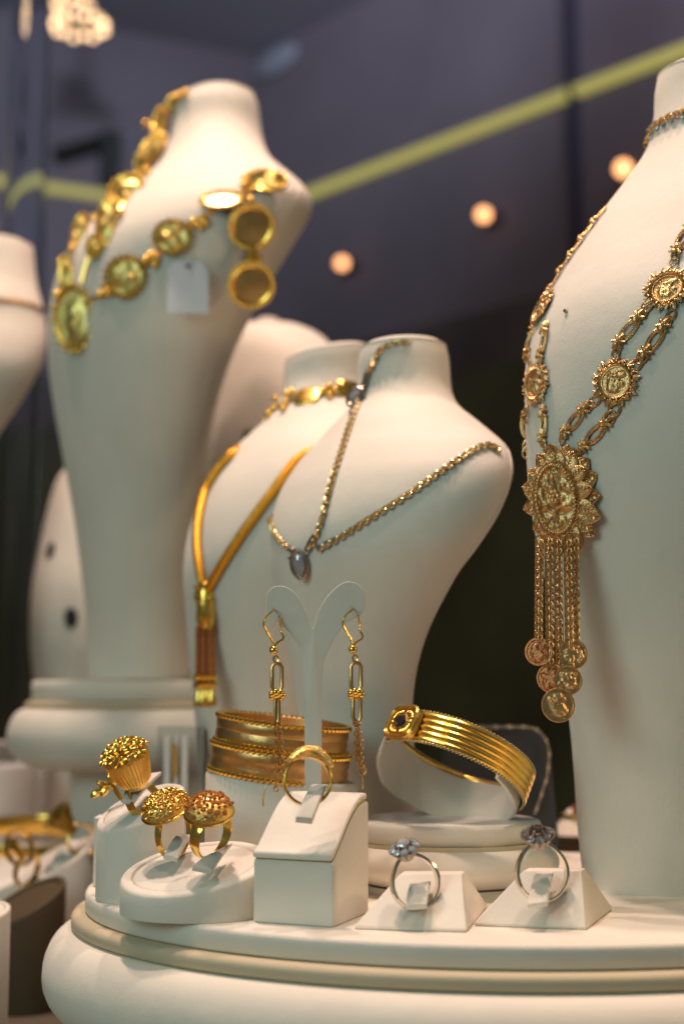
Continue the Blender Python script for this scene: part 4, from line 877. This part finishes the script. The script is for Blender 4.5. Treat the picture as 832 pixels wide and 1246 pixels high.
build(MB().grid(rings, True, False, True, True), 'strap', 'suede', root, bevel=.5, angle=30)
# ------------------------------------------------------------------ dark card with a fine bracelet, small far ring pad
DC = 690; kc = pxmm(DC); root = thing('jewellery_card', at(600, 1038, DC), 'dark navy card standing behind the striped bangle', 'card')
pts = [at(532, 1030, DC), at(680, 1030, DC), at(668, 905, DC + 6), at(652, 884, DC + 6), at(540, 880, DC + 6)]
A = [Vector((p.x, p.y, max(p.z, .3))) for p in pts]; mb = MB(); mb.grid([[p + Vector((0, 1.5, 0)) for p in A], A], True, False, True, True); build(mb, 'panel', 'card', root, smooth=False)
root = thing('fine_bracelet', at(660, 905, DC), 'fine silver bead bracelet following the edge of the dark card', 'bracelet')
mb = MB(); P = even(spline([at(536, 884, DC + 3), at(580, 885, DC + 3), at(625, 884, DC + 3), at(652, 888, DC + 3), at(666, 908, DC + 3), at(665, 940, DC + 1), at(658, 965, DC), at(650, 988, DC)], 60), 2.2)
for i, p in enumerate(P): mb.ball(p - Vector((0, 1.4, 0)), .9 if i % 3 else 1.35, 6)
build(mb, 'bead_row', 'silver', root, kind='stuff')
pr = at(698, 1015, 800); root = thing('ring_cone', (pr.x, 800, TZ), 'small white ring cone on a dark post behind the tall bust', 'ring stand')
build(MB().lathe([(13, TZ + .1), (13, pr.z)], 24, Matrix.Translation((pr.x, 800, 0))), 'post', 'velvet', root)
build(MB().lathe([(11.5, pr.z), (9, pr.z + 5), (4.5, pr.z + 12), (2, pr.z + 14)], 24, Matrix.Translation((pr.x, 800, 0))), 'cone', 'suede', root)
root = thing('red_stone_ring', (pr.x, 800, pr.z + 9), 'gold ring with red stone on the small white cone', 'ring')
build(MB().tube([(pr.x + 6.4 * math.cos(t * math.pi / 12), 800 + 6.4 * math.sin(t * math.pi / 12), pr.z + 10.5) for t in range(24)], 1.2, 6, closed=True), 'band', 'gold', root)
M['ruby'] = mat('ruby', (.30, .06, .02), .08, coat=.6)
build(MB().ball((pr.x, 793, pr.z + 14), 2.2, 10, sz=1.2), 'red_stone', 'ruby', root)
# ------------------------------------------------------------------ lower left: stands on the table
dx_ = (44 - 416) * pxmm(742)
tilted_stand('ring_stand', dx_, 742, 20, 20, -27, .42, .32, TZ, 'dark brown slanted round stand beside the broad pedestal', material='velvet', pad=False, group=None)
sA = tilted_stand('ring_stand', (80 - 416) * pxmm(800), 800, 21, 21, -13, .48, .30, TZ, 'slanted cream stand holding the fluted gold cone ring', group=None)[0]
sB = tilted_stand('ring_stand', (12 - 416) * pxmm(800), 800, 19, 19, -22, .25, .35, TZ, 'slanted cream stand holding the flared gold loop ring', group=None)[0]
tilted_stand('ring_stand', (-12 - 416) * pxmm(640), 640, 14, 14, -17, .1, .2, TZ, 'empty slanted cream stand standing alone before the brown stand', group=None)
root = thing('cone_ring', at(92, 1030, 790), 'gold ring with fluted cone head on the slanted cream stand', 'ring')
D = 790; hc = at(88, 1010, D); hu = (at(66, 1000, D - 6) - hc).normalized(); hu = (at(70, 992, D - 4) - hc).normalized()
cn = MB(); rings = []
for rr, z in ((2.2, -2), (3.2, 2), (6, 8), (9.2, 13), (8.4, 13.4), (1.5, 9)):
    rings.append([((rr * (1 + .08 * math.cos(12 * 2 * math.pi * k / 72))) * math.cos(2 * math.pi * k / 72), (rr * (1 + .08 * math.cos(12 * 2 * math.pi * k / 72))) * math.sin(2 * math.pi * k / 72), z) for k in range(72)])
cn.grid(rings, cap0=True, cap1=True); inst(cn.mesh('ring_head', M['gold']), 'ring_head', root, mtx(hc, hu, (0, -1, 0)))
mb = MB(); band(mb, hc - hu * 8, (.5, -.8, .3), hu, 8.6, 4.5, .8, 48); build(mb, 'band', 'gold', root)
flap((at(84, 1025, 806), at(104, 1022, 806)), (at(58, 1056, 784), at(76, 1060, 784)), 1.2, sA)
root = thing('looped_ring', at(30, 1070, 775), 'gold ring with flared fan head and open loop by the brown stand', 'ring')
D = 776
for (x, y, an, r, nm) in ((24, 1032, .3, 9.5, 'upper_loop'), (33, 1058, -.2, 8.5, 'lower_loop')):
    mb = MB(); band(mb, at(x, y, D), (.85, -.5, an), (-.4, 0, 1), r, 3.6, .9, 40); build(mb, nm, 'gold', root)
fan = MB(); fan.lathe([(1.5, -6), (2.4, -2), (5.5, 4), (8.0, 8), (7.2, 8.4), (1, 4)], 24, mtx(at(24, 1040, D - 3), (-.55, -.3, .8)), sy=.5); build(fan, 'fan_head', 'gold', root)
DT = 900; root = thing('gold_cuff', at(40, 1040, DT), 'broad plain gold cuff lying behind the slanted ring stands', 'cuff')
p = at(32, 1022, DT); mb = MB(); band(mb, p, (.06, -.18, 1), (0, -1, 0), 34, 12, 1.2, 64, prof=[(-.5, 0), (-.4, .6), (.4, .6), (.5, 0), (.4, -.5), (-.4, -.5)]); build(mb, 'band', 'gold', root)
build(MB().lathe([(44, TZ + .1), (44, p.z - 7.5), (43, p.z - 6.6)], 40, Matrix.Translation((p.x, DT, 0))), 'riser', 'suede', tag(thing('round_riser', (p.x, DT, TZ), 'round cream riser under the broad gold cuff', 'riser'), None, None))
DW = 1020; a, b = at(-40, 905, DW), at(54, 1000, DW)
tag(build(MB().box(a.x, b.x, DW, DW + 60, TZ + .1, a.z), 'square_riser', 'white_plain', smooth=False, bevel=1), 'plain white square riser behind the gold cuff', 'riser')
zE = at(0, 931, 960).z
tag(build(MB().lathe([(48, TZ + .1), (48, zE - 2), (46.5, zE - .1)], 40, Matrix.Translation((wloc(busts['E'][0]).x, 960, 0))), 'round_riser', 'white_plain'), 'plain white round riser under the bust with thin chain', 'riser')
# clear acrylic holder between pedestal and drum
DA = 720; a, b = at(192, 884, DA), at(246, 950, DA)
root = thing('acrylic_holder', ((a.x + b.x) / 2, DA, TZ), 'clear acrylic holder with pale upright slips behind crown ring', 'holder')
build(MB().box(a.x, b.x, DA, DA + 10, TZ + .1, a.z), 'block', 'acrylic', root, smooth=False, bevel=1)
for (x, wd_) in ((205, 5), (216, 3), (226, 5)):
    q = at(x, 890, DA); build(MB().box(q.x - wd_ * .3, q.x + wd_ * .3, DA - 4, DA - 1.5, TZ + .1, q.z - 2), 'slip', 'white_plain', root, smooth=False)
build(MB().tube([at(212, 905, DA - 6), at(213, 945, DA - 6)], 1.0, 6), 'gold_bar', 'gold', root)
